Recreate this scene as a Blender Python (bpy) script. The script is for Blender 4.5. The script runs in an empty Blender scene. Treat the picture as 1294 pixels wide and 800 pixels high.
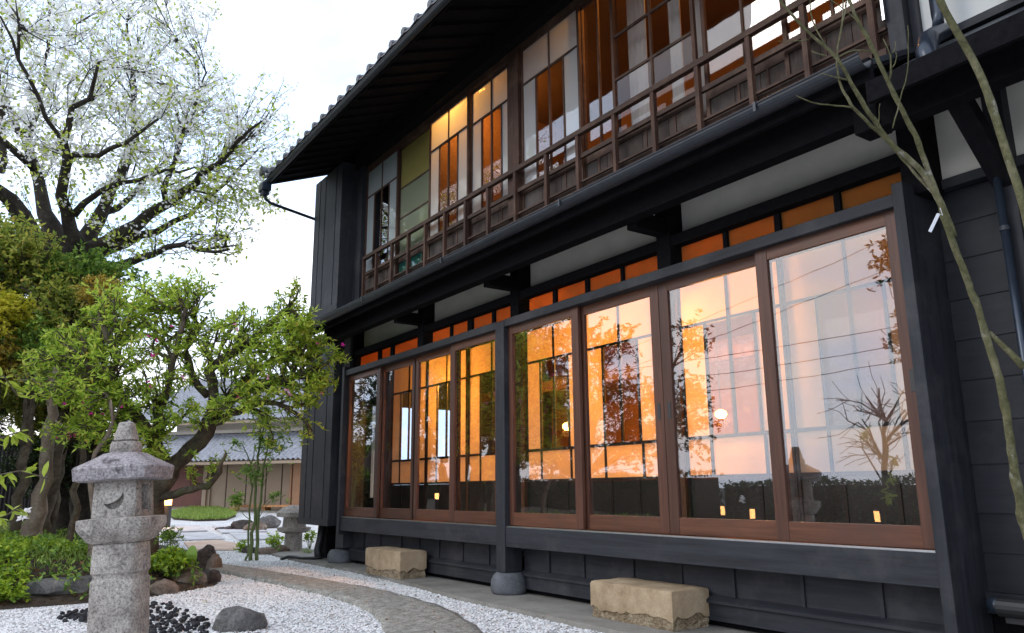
import bpy, bmesh, math, random
import numpy as np
from mathutils import Vector, Matrix
R = math.radians
random.seed(7)
rng = np.random.default_rng(7)
SC = bpy.context.scene
COL = SC.collection

# ------------------------------------------------------------------ camera
F_PX, YAW, PITCH, ROLL = 983.576, 0.96574, 0.21900, -0.008373
CAM = np.array([0.0, -4.2, 1.0])
cd = bpy.data.cameras.new('camera'); cam = bpy.data.objects.new('camera', cd); COL.objects.link(cam)
cd.sensor_width = 36.0; cd.lens = F_PX / 1294 * 36; cd.clip_start = 0.05; cd.clip_end = 2000
_f = np.array([-math.sin(YAW)*math.cos(PITCH), math.cos(YAW)*math.cos(PITCH), math.sin(PITCH)])
_r = np.array([math.cos(YAW), math.sin(YAW), 0.0]); _u = np.cross(_r, _f)
CR = math.cos(ROLL)*_r + math.sin(ROLL)*_u; CU = -math.sin(ROLL)*_r + math.cos(ROLL)*_u; CF = _f
m = Matrix(((CR[0], CU[0], -CF[0], CAM[0]), (CR[1], CU[1], -CF[1], CAM[1]), (CR[2], CU[2], -CF[2], CAM[2]), (0, 0, 0, 1)))
cam.matrix_world = m
SC.camera = cam
SC.render.resolution_x = 1024; SC.render.resolution_y = 633

# ------------------------------------------------------------------ light
SUN_EL, SUN_AZ = R(30), R(205)
W = bpy.data.worlds.new('World'); SC.world = W; W.use_nodes = True
nt = W.node_tree; nt.nodes.clear()
def N(t, typ, **kw):
    n = t.nodes.new(typ)
    for k, v in kw.items(): setattr(n, k, v)
    return n
out = N(nt, 'ShaderNodeOutputWorld'); bg = N(nt, 'ShaderNodeBackground'); bg.inputs[1].default_value = 0.13
sky = N(nt, 'ShaderNodeTexSky', sky_type='NISHITA', sun_disc=False, sun_elevation=SUN_EL, sun_rotation=SUN_AZ)
sky.air_density = 1.2; sky.dust_density = 2.0; sky.ozone_density = 1.5
tc = N(nt, 'ShaderNodeTexCoord')
mp = N(nt, 'ShaderNodeMapping'); mp.inputs['Scale'].default_value = (1.0, 1.0, 2.6)
nz = N(nt, 'ShaderNodeTexNoise'); nz.inputs['Scale'].default_value = 1.7; nz.inputs['Detail'].default_value = 6; nz.inputs['Roughness'].default_value = 0.55
cr = N(nt, 'ShaderNodeValToRGB'); cr.color_ramp.elements[0].position = 0.36; cr.color_ramp.elements[1].position = 0.60
cr.color_ramp.elements[0].color = (0.62, 0.62, 0.62, 1); cr.color_ramp.elements[1].color = (1, 1, 1, 1)
mx = N(nt, 'ShaderNodeMix', data_type='RGBA')
nz2 = N(nt, 'ShaderNodeTexNoise'); nz2.inputs['Scale'].default_value = 2.6; nz2.inputs['Detail'].default_value = 5
cr2 = N(nt, 'ShaderNodeValToRGB'); cr2.color_ramp.elements[0].position = 0.38; cr2.color_ramp.elements[1].position = 0.62
cr2.color_ramp.elements[0].color = (0.60, 0.78, 1.06, 1); cr2.color_ramp.elements[1].color = (0.97, 0.96, 0.99, 1)
ml = N(nt, 'ShaderNodeVectorMath', operation='SCALE'); ml.inputs['Scale'].default_value = 16.5
nt.links.new(nz2.outputs[0], cr2.inputs[0]); nt.links.new(cr2.outputs[0], ml.inputs[0]); nt.links.new(ml.outputs[0], mx.inputs[7])
nt.links.new(tc.outputs['Generated'], mp.inputs[0]); nt.links.new(mp.outputs[0], nz.inputs[0]); nt.links.new(mp.outputs[0], nz2.inputs[0]); nt.links.new(nz.outputs[0], cr.inputs[0])
nt.links.new(cr.outputs[0], mx.inputs[0]); nt.links.new(sky.outputs[0], mx.inputs[6])
nt.links.new(mx.outputs[2], bg.inputs[0]); nt.links.new(bg.outputs[0], out.inputs[0])
sd = bpy.data.lights.new('sun', 'SUN'); sd.energy = 0.7; sd.angle = R(20); sd.color = (1.0, 0.95, 0.88)
sun = bpy.data.objects.new('sun', sd); COL.objects.link(sun)
sdir = Vector((math.sin(SUN_AZ)*math.cos(SUN_EL), math.cos(SUN_AZ)*math.cos(SUN_EL), math.sin(SUN_EL)))
sun.rotation_euler = sdir.to_track_quat('Z', 'Y').to_euler()
SC.view_settings.view_transform = 'Standard'; SC.view_settings.look = 'None'
SC.view_settings.exposure = 0.0; SC.view_settings.gamma = 1.0
SC.cycles.use_denoising = True
try: SC.cycles.denoiser = 'OPENIMAGEDENOISE'
except Exception: pass
SC.cycles.max_bounces = 10; SC.cycles.transparent_max_bounces = 24; SC.cycles.sample_clamp_indirect = 6

# ------------------------------------------------------------------ helpers
def pt(u, v, d):
    """a point seen at pixel u, v of the 1294x800 photograph, d metres deep"""
    return CAM + d*(CF + CR*(u-647)/F_PX - CU*(v-400)/F_PX)
G0 = 0.04
def gz(x, y=0): return G0 + 0.03*min(max(0.0, -x-12), 22)
def bed_front(x):
    xs = [-30, -24, -19, -14, -11.5, -10.2, -9.2, -8.75, -8.45, -8.2, -8.15]
    ys = [-1.2, -0.9, -1.2, -1.75, -2.1, -2.0, -1.75, -1.95, -2.4, -2.75, -3.6]
    return float(np.interp(x, xs, ys))
def bedz(x, y):
    if x > -8.2: return gz(x)
    d = min(bed_front(x)-y, (-8.2-x)*1.2)
    if d <= 0: return gz(x)
    t = min(1, d/1.5)
    return gz(x) + 0.30*t*t*(3-2*t) + 0.03*math.sin(x*3.1)*math.sin(y*2.7)*t
WL = {}
def wl(o):
    return WL.get(o.name, np.zeros(3)) if o is not None else np.zeros(3)
class MB:
    def __init__(s): s.v = []; s.f = []
    def add(s, vs, fs):
        b = len(s.v); s.v += [tuple(map(float, p)) for p in vs]; s.f += [tuple(b+i for i in q) for q in fs]; return s
    def box(s, x0, x1, y0, y1, z0, z1):
        if x0 > x1: x0, x1 = x1, x0
        if y0 > y1: y0, y1 = y1, y0
        if z0 > z1: z0, z1 = z1, z0
        return s.add([(x0,y0,z0),(x1,y0,z0),(x1,y1,z0),(x0,y1,z0),(x0,y0,z1),(x1,y0,z1),(x1,y1,z1),(x0,y1,z1)],
              [(0,3,2,1),(4,5,6,7),(0,1,5,4),(1,2,6,5),(2,3,7,6),(3,0,4,7)])
    def bar(s, a, b, w, h, up=(0,0,1)):
        a = np.array(a, float); b = np.array(b, float); d = b-a; d /= np.linalg.norm(d)
        up = np.array(up, float); sd_ = np.cross(d, up); sd_ /= np.linalg.norm(sd_); uu = np.cross(sd_, d)
        vs = [p + sd_*w/2*i + uu*h/2*j for p in (a, b) for i, j in ((-1,-1),(1,-1),(1,1),(-1,1))]
        return s.add(vs, [(0,1,2,3),(7,6,5,4),(0,4,5,1),(1,5,6,2),(2,6,7,3),(3,7,4,0)])
    def tube(s, pts, rad, n=6, cap=True):
        pts = [np.array(p, float) for p in pts]
        if np.isscalar(rad): rad = [rad]*len(pts)
        vs = []; fs = []; up = np.array([0.13, 0.27, 0.95])
        for i, p in enumerate(pts):
            d = pts[min(i+1, len(pts)-1)] - pts[max(i-1, 0)]; L = np.linalg.norm(d); d = d/L if L > 1e-9 else np.array([0,0,1.])
            a = np.cross(d, up)
            if np.linalg.norm(a) < 0.1: a = np.cross(d, (1,0,0))
            a /= np.linalg.norm(a); b_ = np.cross(d, a)
            up = -np.cross(d, a) if False else up
            for k in range(n):
                t = 2*math.pi*k/n; vs.append(p + rad[i]*(math.cos(t)*a + math.sin(t)*b_))
        for i in range(len(pts)-1):
            for k in range(n):
                k2 = (k+1) % n; fs.append((i*n+k, i*n+k2, (i+1)*n+k2, (i+1)*n+k))
        if cap: fs.append(tuple(range(n-1, -1, -1))); fs.append(tuple((len(pts)-1)*n+k for k in range(n)))
        return s.add(vs, fs)
    def rings(s, rings, cap=True):
        n = len(rings[0]); vs = [p for r in rings for p in r]; fs = []
        for i in range(len(rings)-1):
            for k in range(n):
                k2 = (k+1) % n; fs.append((i*n+k, i*n+k2, (i+1)*n+k2, (i+1)*n+k))
        if cap: fs.append(tuple(range(n-1, -1, -1))); fs.append(tuple((len(rings)-1)*n+k for k in range(n)))
        return s.add(vs, fs)
    def prism(s, poly, z0, z1):
        n = len(poly); vs = [(x,y,z0) for x,y in poly] + [(x,y,z1) for x,y in poly]
        return s.add(vs, [tuple(range(n-1,-1,-1)), tuple(range(n,2*n))] + [(i,(i+1)%n,n+(i+1)%n,n+i) for i in range(n)])
    def build(s, name, mat, parent=None, smooth=False, bevel=0, loc=None):
        me = bpy.data.meshes.new(name)
        base = wl(parent) if loc is None else wl(parent)+0
        me.from_pydata([tuple(np.array(p)-base) for p in s.v] if parent is not None else s.v, [], s.f)
        o = bpy.data.objects.new(name, me); COL.objects.link(o)
        if parent is not None:
            o.parent = parent; WL[o.name] = base
        if mat: me.materials.append(mat)
        if smooth:
            me.polygons.foreach_set('use_smooth', [True]*len(me.polygons))
        if bevel:
            b = o.modifiers.new('bevel', 'BEVEL'); b.width = bevel; b.segments = 2; b.limit_method = 'ANGLE'
        me.update(); return o
def tag(o, label=None, cat=None, group=None, kind=None):
    if label: o['label'] = label
    if cat: o['category'] = cat
    if group: o['group'] = group
    if kind: o['kind'] = kind
    return o
def empty(name, loc, label=None, cat=None, group=None):
    o = bpy.data.objects.new(name, None); COL.objects.link(o); o.location = tuple(loc); WL[o.name] = np.array(loc, float)
    o.empty_display_size = 0.2
    return tag(o, label, cat, group)
def rec(o, loc):   # recentre a top-level mesh on its base
    loc = np.array(loc, float)
    me = o.data; n = len(me.vertices); co = np.empty(n*3); me.vertices.foreach_get('co', co)
    co = (co.reshape(-1,3)-loc).ravel(); me.vertices.foreach_set('co', co); o.location = tuple(loc); me.update(); WL[o.name] = loc; return o
def npmesh(name, verts, faces, mat, parent=None, smooth=False, quad=True):
    verts = np.asarray(verts, float) - wl(parent)
    faces = np.asarray(faces, int); k = faces.shape[1]
    me = bpy.data.meshes.new(name); me.vertices.add(len(verts)); me.vertices.foreach_set('co', verts.ravel())
    me.loops.add(faces.size); me.loops.foreach_set('vertex_index', faces.ravel())
    me.polygons.add(len(faces)); me.polygons.foreach_set('loop_start', np.arange(0, faces.size, k)); me.polygons.foreach_set('loop_total', np.full(len(faces), k))
    if smooth: me.polygons.foreach_set('use_smooth', np.ones(len(faces), bool))
    me.materials.append(mat); me.update(calc_edges=True); me.validate()
    o = bpy.data.objects.new(name, me); COL.objects.link(o)
    if parent is not None: o.parent = parent; WL[o.name] = wl(parent)
    return o

# ------------------------------------------------------------------ materials
def mat_new(name):
    m_ = bpy.data.materials.new(name); m_.use_nodes = True; t = m_.node_tree; t.nodes.clear()
    o = N(t, 'ShaderNodeOutputMaterial'); b = N(t, 'ShaderNodeBsdfPrincipled'); t.links.new(b.outputs[0], o.inputs[0])
    return m_, t, b, o
def ramp(t, fac, stops):
    c = N(t, 'ShaderNodeValToRGB'); e = c.color_ramp.elements
    while len(e) < len(stops): e.new(0.5)
    for i, (p_, col) in enumerate(stops): e[i].position = p_; e[i].color = (*col, 1)
    t.links.new(fac, c.inputs[0]); return c
def noise(t, scale, detail=5, rough=0.6, stretch=None, coord='Object', vec=None):
    if vec is None:
        tc_ = N(t, 'ShaderNodeTexCoord'); vec = tc_.outputs[coord]
    if stretch:
        mp_ = N(t, 'ShaderNodeMapping'); mp_.inputs['Scale'].default_value = stretch; t.links.new(vec, mp_.inputs[0]); vec = mp_.outputs[0]
    n_ = N(t, 'ShaderNodeTexNoise'); n_.inputs['Scale'].default_value = scale; n_.inputs['Detail'].default_value = detail; n_.inputs['Roughness'].default_value = rough
    t.links.new(vec, n_.inputs[0]); return n_
def bump(t, b, h, strength, dist=0.01):
    bp = N(t, 'ShaderNodeBump'); bp.inputs['Strength'].default_value = strength; bp.inputs['Distance'].default_value = dist
    t.links.new(h, bp.inputs['Height']); t.links.new(bp.outputs[0], b.inputs['Normal']); return bp
def wood(name, c0, c1, stretch=(1, 8, 8), scale=4, rough=0.55, bstr=0.25, wear=None, spec=0.4):
    m_, t, b, o = mat_new(name)
    n1 = noise(t, scale, 6, 0.65, stretch); c = ramp(t, n1.outputs[0], [(0.3, c0), (0.7, c1)])
    oi = N(t, 'ShaderNodeObjectInfo'); hv = N(t, 'ShaderNodeHueSaturation')
    mr = N(t, 'ShaderNodeMapRange'); mr.inputs[3].default_value = 0.8; mr.inputs[4].default_value = 1.2
    t.links.new(oi.outputs['Random'], mr.inputs[0]); t.links.new(mr.outputs[0], hv.inputs['Value']); t.links.new(c.outputs[0], hv.inputs['Color'])
    last = hv.outputs[0]
    if wear:
        n2 = noise(t, 2.3, 8, 0.7); c2 = ramp(t, n2.outputs[0], [(0.5, (0,0,0)), (0.68, (1,1,1))])
        mx_ = N(t, 'ShaderNodeMix', data_type='RGBA'); t.links.new(c2.outputs[0], mx_.inputs[0]); t.links.new(last, mx_.inputs[6]); mx_.inputs[7].default_value = (*wear, 1); last = mx_.outputs[2]
    t.links.new(last, b.inputs['Base Color']); b.inputs['Roughness'].default_value = rough; b.inputs['Specular IOR Level'].default_value = spec
    bump(t, b, n1.outputs[0], bstr, 0.004); return m_
M = {}
M['black_x'] = wood('black_painted_wood_lengthwise', (0.008, 0.009, 0.0125), (0.026, 0.0275, 0.035), (0.6, 9, 9), 3, 0.65, 0.55, wear=(0.042, 0.041, 0.045))
M['black_z'] = wood('black_painted_wood_upright', (0.008, 0.009, 0.0125), (0.026, 0.0275, 0.035), (9, 9, 0.6), 3, 0.65, 0.55, wear=(0.042, 0.041, 0.045))
M['black_dark'] = wood('shade_darkened_black_boards', (0.008, 0.009, 0.013), (0.015, 0.0163, 0.0215), (0.6, 9, 9), 3, 0.65, 0.4, wear=(0.026, 0.026, 0.030))  # darker copy of the black wood; right wall's shade put into its colour
M['soffit'] = wood('shade_darkened_eave_wood', (0.005, 0.005, 0.006), (0.011, 0.0105, 0.012), (9, 0.6, 9), 3, 0.95, spec=0.08)  # black wood darkened further, shade under the eaves put into its colour
M['brown_x'] = wood('brown_door_wood_lengthwise', (0.062, 0.022, 0.011), (0.14, 0.052, 0.026), (0.5, 10, 10), 4, 0.45, wear=(0.085, 0.038, 0.024))
M['brown_z'] = wood('brown_door_wood_upright', (0.050, 0.019, 0.011), (0.105, 0.040, 0.023), (10, 10, 0.5), 4, 0.45)
M['old_x'] = wood('weathered_brown_wood_lengthwise', (0.024, 0.012, 0.008), (0.078, 0.038, 0.023), (0.6, 12, 12), 5, 0.75, 0.5, wear=(0.115, 0.066, 0.043))
M['old_z'] = wood('weathered_brown_wood_upright', (0.025, 0.012, 0.008), (0.085, 0.037, 0.021), (12, 12, 0.6), 5, 0.75, 0.5, wear=(0.12, 0.066, 0.043))
M['oldboard'] = wood('grey_brown_weathered_board', (0.030, 0.020, 0.017), (0.075, 0.052, 0.042), (8, 8, 0.8), 6, 0.85, 0.5, wear=(0.085, 0.072, 0.066))
M['inwood'] = wood('interior_wood', (0.09, 0.035, 0.015), (0.20, 0.085, 0.035), (6, 6, 0.6), 4, 0.5)
M['darkbar'] = wood('dark_interior_lattice', (0.02, 0.014, 0.012), (0.04, 0.028, 0.022), (6, 6, 0.6), 4, 0.5)
def plain(name, col, rough=0.6, metal=0, nscale=None, namp=0.2, bstr=0, spec=0.5):
    m_, t, b, o = mat_new(name); b.inputs['Roughness'].default_value = rough; b.inputs['Metallic'].default_value = metal; b.inputs['Specular IOR Level'].default_value = spec
    n1 = noise(t, nscale or 3, 7, 0.65); lo = tuple(c*(1-namp) for c in col); hi = tuple(min(1, c*(1+namp)) for c in col)
    c = ramp(t, n1.outputs[0], [(0.3, lo), (0.7, hi)]); t.links.new(c.outputs[0], b.inputs['Base Color'])
    if bstr: bump(t, b, n1.outputs[0], bstr, 0.01)
    return m_
M['plaster'] = plain('cream_grey_plaster', (0.68, 0.66, 0.58), 0.9, nscale=2.5, namp=0.1, bstr=0.1)
M['whiteplaster'] = plain('white_plaster', (0.62, 0.62, 0.60), 0.9, nscale=2.0, namp=0.07, bstr=0.1)
M['inplaster'] = plain('warm_interior_plaster', (0.20, 0.085, 0.035), 0.9, nscale=2.0, namp=0.1)
M['gutter'] = plain('dark_metal_gutter', (0.018, 0.022, 0.030), 0.5, 0.0, nscale=9, namp=0.3, bstr=0.05)
M['pipe'] = plain('blue_black_metal_pipe', (0.03, 0.04, 0.058), 0.28, 0.35, nscale=9, namp=0.2)
M['steel'] = plain('bright_metal_track', (0.6, 0.6, 0.62), 0.3, 1.0, nscale=20, namp=0.1)
M['rooftile'] = plain('grey_roof_tile', (0.27, 0.28, 0.31), 0.55, 0, nscale=8, namp=0.35, bstr=0.2)
M['darktile'] = plain('dark_eave_tile', (0.10, 0.10, 0.11), 0.6, 0, nscale=8, namp=0.35, bstr=0.2)
M['tatami'] = plain('tatami_mat', (0.42, 0.32, 0.17), 0.9)
M['amber'] = plain('amber_paper', (0.62, 0.24, 0.05), 0.8)
# grey foundation of the black pillar stones
def stone(name, cols, scale=6, bstr=0.6, speck=60, specks=0.5, moss=None, rough=0.9):
    m_, t, b, o = mat_new(name); b.inputs['Roughness'].default_value = rough; b.inputs['Specular IOR Level'].default_value = 0.25
    n1 = noise(t, scale, 8, 0.7); c = ramp(t, n1.outputs[0], [(0.28, cols[0]), (0.5, cols[1]), (0.72, cols[2])])
    n2 = noise(t, speck, 3, 0.8); c2 = ramp(t, n2.outputs[0], [(0.32, (0.35,)*3), (0.5, (1,)*3), (0.70, (1.45,)*3)])
    mx_ = N(t, 'ShaderNodeMix', data_type='RGBA', blend_type='MULTIPLY'); mx_.inputs[0].default_value = specks
    t.links.new(c.outputs[0], mx_.inputs[6]); t.links.new(c2.outputs[0], mx_.inputs[7]); last = mx_.outputs[2]
    if moss:
        n3 = noise(t, moss[1], 6, 0.7); c3 = ramp(t, n3.outputs[0], [(moss[2], (0,)*3), (moss[2]+0.12, (1,)*3)])
        mm = N(t, 'ShaderNodeMix', data_type='RGBA'); t.links.new(c3.outputs[0], mm.inputs[0]); t.links.new(last, mm.inputs[6]); mm.inputs[7].default_value = (*moss[0], 1); last = mm.outputs[2]
    t.links.new(last, b.inputs['Base Color'])
    ad = N(t, 'ShaderNodeMath', operation='ADD'); t.links.new(n1.outputs[0], ad.inputs[0]); t.links.new(n2.outputs[0], ad.inputs[1]); bump(t, b, ad.outputs[0], bstr, 0.012)
    return m_
M['lantern'] = stone('weathered_granite', ((0.17,0.15,0.13),(0.38,0.345,0.31),(0.56,0.52,0.47)), 6, 0.9, 70, 1.0, moss=((0.10,0.088,0.08), 4.5, 0.575))
M['lanternroof'] = stone('dark_stained_granite', ((0.10,0.085,0.09),(0.32,0.29,0.295),(0.55,0.52,0.52)), 5, 0.9, 70, 1.0, moss=((0.085,0.066,0.075), 5.0, 0.56))
M['postbase'] = stone('blue_grey_stone', ((0.07,0.075,0.08),(0.12,0.125,0.135),(0.18,0.185,0.20)), 9, 0.4, 120, 0.4)
M['tanstone'] = stone('tan_sandstone', ((0.22,0.155,0.095),(0.36,0.265,0.165),(0.47,0.37,0.25)), 5, 0.35, 110, 0.35)
M['brokenstone'] = stone('rough_broken_sandstone', ((0.13,0.09,0.05),(0.33,0.25,0.16),(0.55,0.47,0.34)), 14, 1.4, 70, 0.8)
M['rock'] = stone('grey_rock', ((0.06,0.06,0.06),(0.14,0.135,0.13),(0.26,0.25,0.23)), 7, 0.9, 50, 0.6)
M['darkrock'] = stone('dark_lava_rock', ((0.022,0.02,0.019),(0.065,0.055,0.05),(0.14,0.115,0.095)), 8, 1.2, 40, 0.7)
M['brownrock'] = stone('brown_rock', ((0.10,0.07,0.05),(0.20,0.15,0.115),(0.32,0.26,0.21)), 7, 0.9, 50, 0.6)
M['path'] = stone('mossy_aggregate_path', ((0.13,0.12,0.10),(0.28,0.265,0.23),(0.50,0.48,0.43)), 13, 0.35, 60, 1.0, moss=((0.11,0.105,0.07), 7.0, 0.64))
M['apron'] = stone('grey_concrete_apron', ((0.15,0.14,0.12),(0.235,0.22,0.195),(0.31,0.295,0.265)), 2.2, 0.3, 80, 0.35)
M['flag'] = stone('flagstone', ((0.30,0.30,0.31),(0.46,0.46,0.47),(0.60,0.60,0.61)), 3, 0.3, 50, 0.3)
M['warmflag'] = stone('warm_flagstone', ((0.38,0.27,0.20),(0.52,0.38,0.29),(0.62,0.50,0.40)), 3, 0.3, 50, 0.3)
M['soil'] = stone('dark_planting_soil', ((0.025,0.018,0.012),(0.055,0.04,0.028),(0.10,0.075,0.05)), 5, 1.0, 35, 0.8)
M['outer'] = stone('street_surface', ((0.045,0.045,0.045),(0.06,0.06,0.06),(0.085,0.083,0.08)), 2, 0.3, 90, 0.4)
M['bark'] = stone('dark_bark', ((0.018,0.014,0.012),(0.045,0.037,0.03),(0.10,0.085,0.07)), 6, 1.2, 30, 0.6, moss=((0.06,0.07,0.03), 3.0, 0.60))
M['palebark'] = stone('pale_smooth_bark', ((0.13,0.095,0.072),(0.22,0.17,0.13),(0.34,0.28,0.22)), 6, 0.5, 40, 0.5)
M['azbark'] = stone('brown_shrub_bark', ((0.045,0.035,0.024),(0.10,0.078,0.055),(0.19,0.16,0.12)), 8, 0.8, 40, 0.5, moss=((0.09,0.10,0.035), 4.0, 0.55))
M['whitebark'] = stone('white_bark', ((0.30,0.27,0.22),(0.46,0.43,0.37),(0.60,0.57,0.50)), 6, 0.3, 40, 0.4)
M['twig'] = stone('olive_smooth_bark', ((0.045,0.042,0.018),(0.105,0.10,0.048),(0.20,0.18,0.12)), 9, 0.3, 40, 0.6, moss=((0.38,0.36,0.33), 8.0, 0.60))
M['housewall'] = plain('tan_rendered_wall', (0.34, 0.26, 0.19), 0.9, nscale=1.5, namp=0.1)
M['houseupper'] = plain('cream_rendered_wall', (0.60, 0.55, 0.47), 0.9, nscale=1.5, namp=0.1)
M['houserust'] = plain('red_brown_boards', (0.13, 0.05, 0.035), 0.7, nscale=2, namp=0.2)
M['houseorange'] = plain('orange_wood_post', (0.38, 0.21, 0.12), 0.7, nscale=2, namp=0.2)
M['bench'] = plain('bench_wood', (0.42, 0.20, 0.075), 0.6, nscale=4, namp=0.2)
M['pot'] = plain('olive_glazed_pot', (0.25, 0.19, 0.05), 0.4)
M['cable'] = plain('black_cable', (0.012, 0.012, 0.013), 0.5)
M['fence'] = wood('black_bamboo_fence', (0.008, 0.007, 0.007), (0.025, 0.022, 0.022), (9, 9, 0.6), 3, 0.8)
M['tagpaper'] = plain('white_paper_tag', (0.78, 0.80, 0.84), 0.6, namp=0.03)
M['gold'] = plain('anthracite_lamp_metal', (0.03, 0.028, 0.028), 0.5)
# gravel
def gravel_mat(name, geo):
    m_, t, b, o = mat_new(name); b.inputs['Roughness'].default_value = 0.9; b.inputs['Specular IOR Level'].default_value = 0.2
    if geo:
        g = N(t, 'ShaderNodeNewGeometry'); c = ramp(t, g.outputs['Random Per Island'], [(0.0, (0.30,0.295,0.29)), (0.2, (0.58,0.575,0.57)), (0.6, (0.75,0.745,0.735)), (1.0, (0.88,0.87,0.86))])
        t.links.new(c.outputs[0], b.inputs['Base Color']); return m_
    tc_ = N(t, 'ShaderNodeTexCoord'); vo = N(t, 'ShaderNodeTexVoronoi'); vo.inputs['Scale'].default_value = 55; t.links.new(tc_.outputs['Object'], vo.inputs['Vector'])
    sp = N(t, 'ShaderNodeSeparateColor'); t.links.new(vo.outputs['Color'], sp.inputs[0])
    c = ramp(t, sp.outputs[0], [(0.0, (0.30,0.295,0.29)), (0.3, (0.54,0.535,0.53)), (1.0, (0.80,0.79,0.78))])
    n2 = noise(t, 0.9, 5, 0.7); c2 = ramp(t, n2.outputs[0], [(0.3, (0.86,)*3), (0.7, (1,)*3)])
    mx_ = N(t, 'ShaderNodeMix', data_type='RGBA', blend_type='MULTIPLY'); mx_.inputs[0].default_value = 1
    t.links.new(c.outputs[0], mx_.inputs[6]); t.links.new(c2.outputs[0], mx_.inputs[7]); t.links.new(mx_.outputs[2], b.inputs['Base Color'])
    inv = N(t, 'ShaderNodeMath', operation='SUBTRACT'); inv.inputs[0].default_value = 1; t.links.new(vo.outputs['Distance'], inv.inputs[1]); bump(t, b, inv.outputs[0], 0.8, 0.012)
    return m_
M['gravel'] = gravel_mat('white_gravel_bed', False); M['grain'] = gravel_mat('white_gravel_grains', True)
def leafmat(name, stops, trans=0.35, rough=0.5):
    m_, t, b, o = mat_new(name); g = N(t, 'ShaderNodeNewGeometry'); c = ramp(t, g.outputs['Random Per Island'], stops)
    b.inputs['Roughness'].default_value = rough; b.inputs['Specular IOR Level'].default_value = 0.3
    t.links.new(c.outputs[0], b.inputs['Base Color'])
    tr = N(t, 'ShaderNodeBsdfTranslucent'); t.links.new(c.outputs[0], tr.inputs[0]); ms = N(t, 'ShaderNodeMixShader'); ms.inputs[0].default_value = trans
    t.links.new(b.outputs[0], ms.inputs[1]); t.links.new(tr.outputs[0], ms.inputs[2]); t.links.new(ms.outputs[0], o.inputs[0]); return m_
M['l_az'] = leafmat('rhododendron_leaf', [(0, (0.14,0.25,0.035)), (0.4, (0.40,0.55,0.06)), (0.85, (0.64,0.76,0.13)), (0.98, (0.74,0.74,0.15)), (1, (0.66,0.42,0.08))], 0.58)
M['l_cherry'] = leafmat('young_cherry_leaf', [(0, (0.32,0.42,0.04)), (0.5, (0.50,0.60,0.08)), (1, (0.66,0.70,0.16))])
M['blossom'] = leafmat('white_blossom', [(0, (0.88,0.87,0.87)), (1, (0.97,0.96,0.96))], 0.55)
M['l_olive'] = leafmat('olive_leaf', [(0, (0.12,0.18,0.04)), (0.45, (0.34,0.42,0.08)), (0.85, (0.60,0.58,0.11)), (1, (0.66,0.48,0.14))], 0.6)
M['l_yellow'] = leafmat('yellow_leaf', [(0, (0.35,0.38,0.03)), (0.5, (0.66,0.60,0.05)), (1, (0.80,0.70,0.10))], 0.45)
M['l_orange'] = leafmat('orange_leaf', [(0, (0.22,0.20,0.04)), (0.5, (0.50,0.34,0.06)), (1, (0.60,0.42,0.07))], 0.45)
M['l_dark'] = leafmat('dark_evergreen_leaf', [(0, (0.012,0.03,0.01)), (0.6, (0.04,0.08,0.022)), (1, (0.09,0.15,0.04))], 0.2)
M['l_lime'] = leafmat('lime_leaf', [(0, (0.12,0.22,0.02)), (0.5, (0.30,0.44,0.03)), (1, (0.48,0.60,0.06))])
M['l_mid'] = leafmat('mid_green_leaf', [(0, (0.07,0.14,0.03)), (0.5, (0.20,0.34,0.06)), (1, (0.40,0.54,0.10))], 0.4)
M['l_big'] = leafmat('glossy_leaf', [(0, (0.08,0.20,0.06)), (0.5, (0.26,0.40,0.05)), (0.75, (0.55,0.52,0.05)), (1, (0.70,0.42,0.04))], 0.35, 0.3)
M['l_brown'] = leafmat('dry_leaf', [(0, (0.10,0.06,0.03)), (1, (0.30,0.15,0.06))])
M['magenta'] = leafmat('magenta_petal', [(0, (0.50,0.01,0.20)), (1, (0.70,0.03,0.34))])
M['pink'] = leafmat('pink_petal', [(0, (0.80,0.28,0.48)), (1, (0.9,0.5,0.65))])
M['grass'] = leafmat('grass_blade', [(0, (0.16,0.26,0.05)), (1, (0.36,0.46,0.11))])
M['stem'] = plain('green_stem', (0.15, 0.19, 0.06), 0.6)
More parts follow.
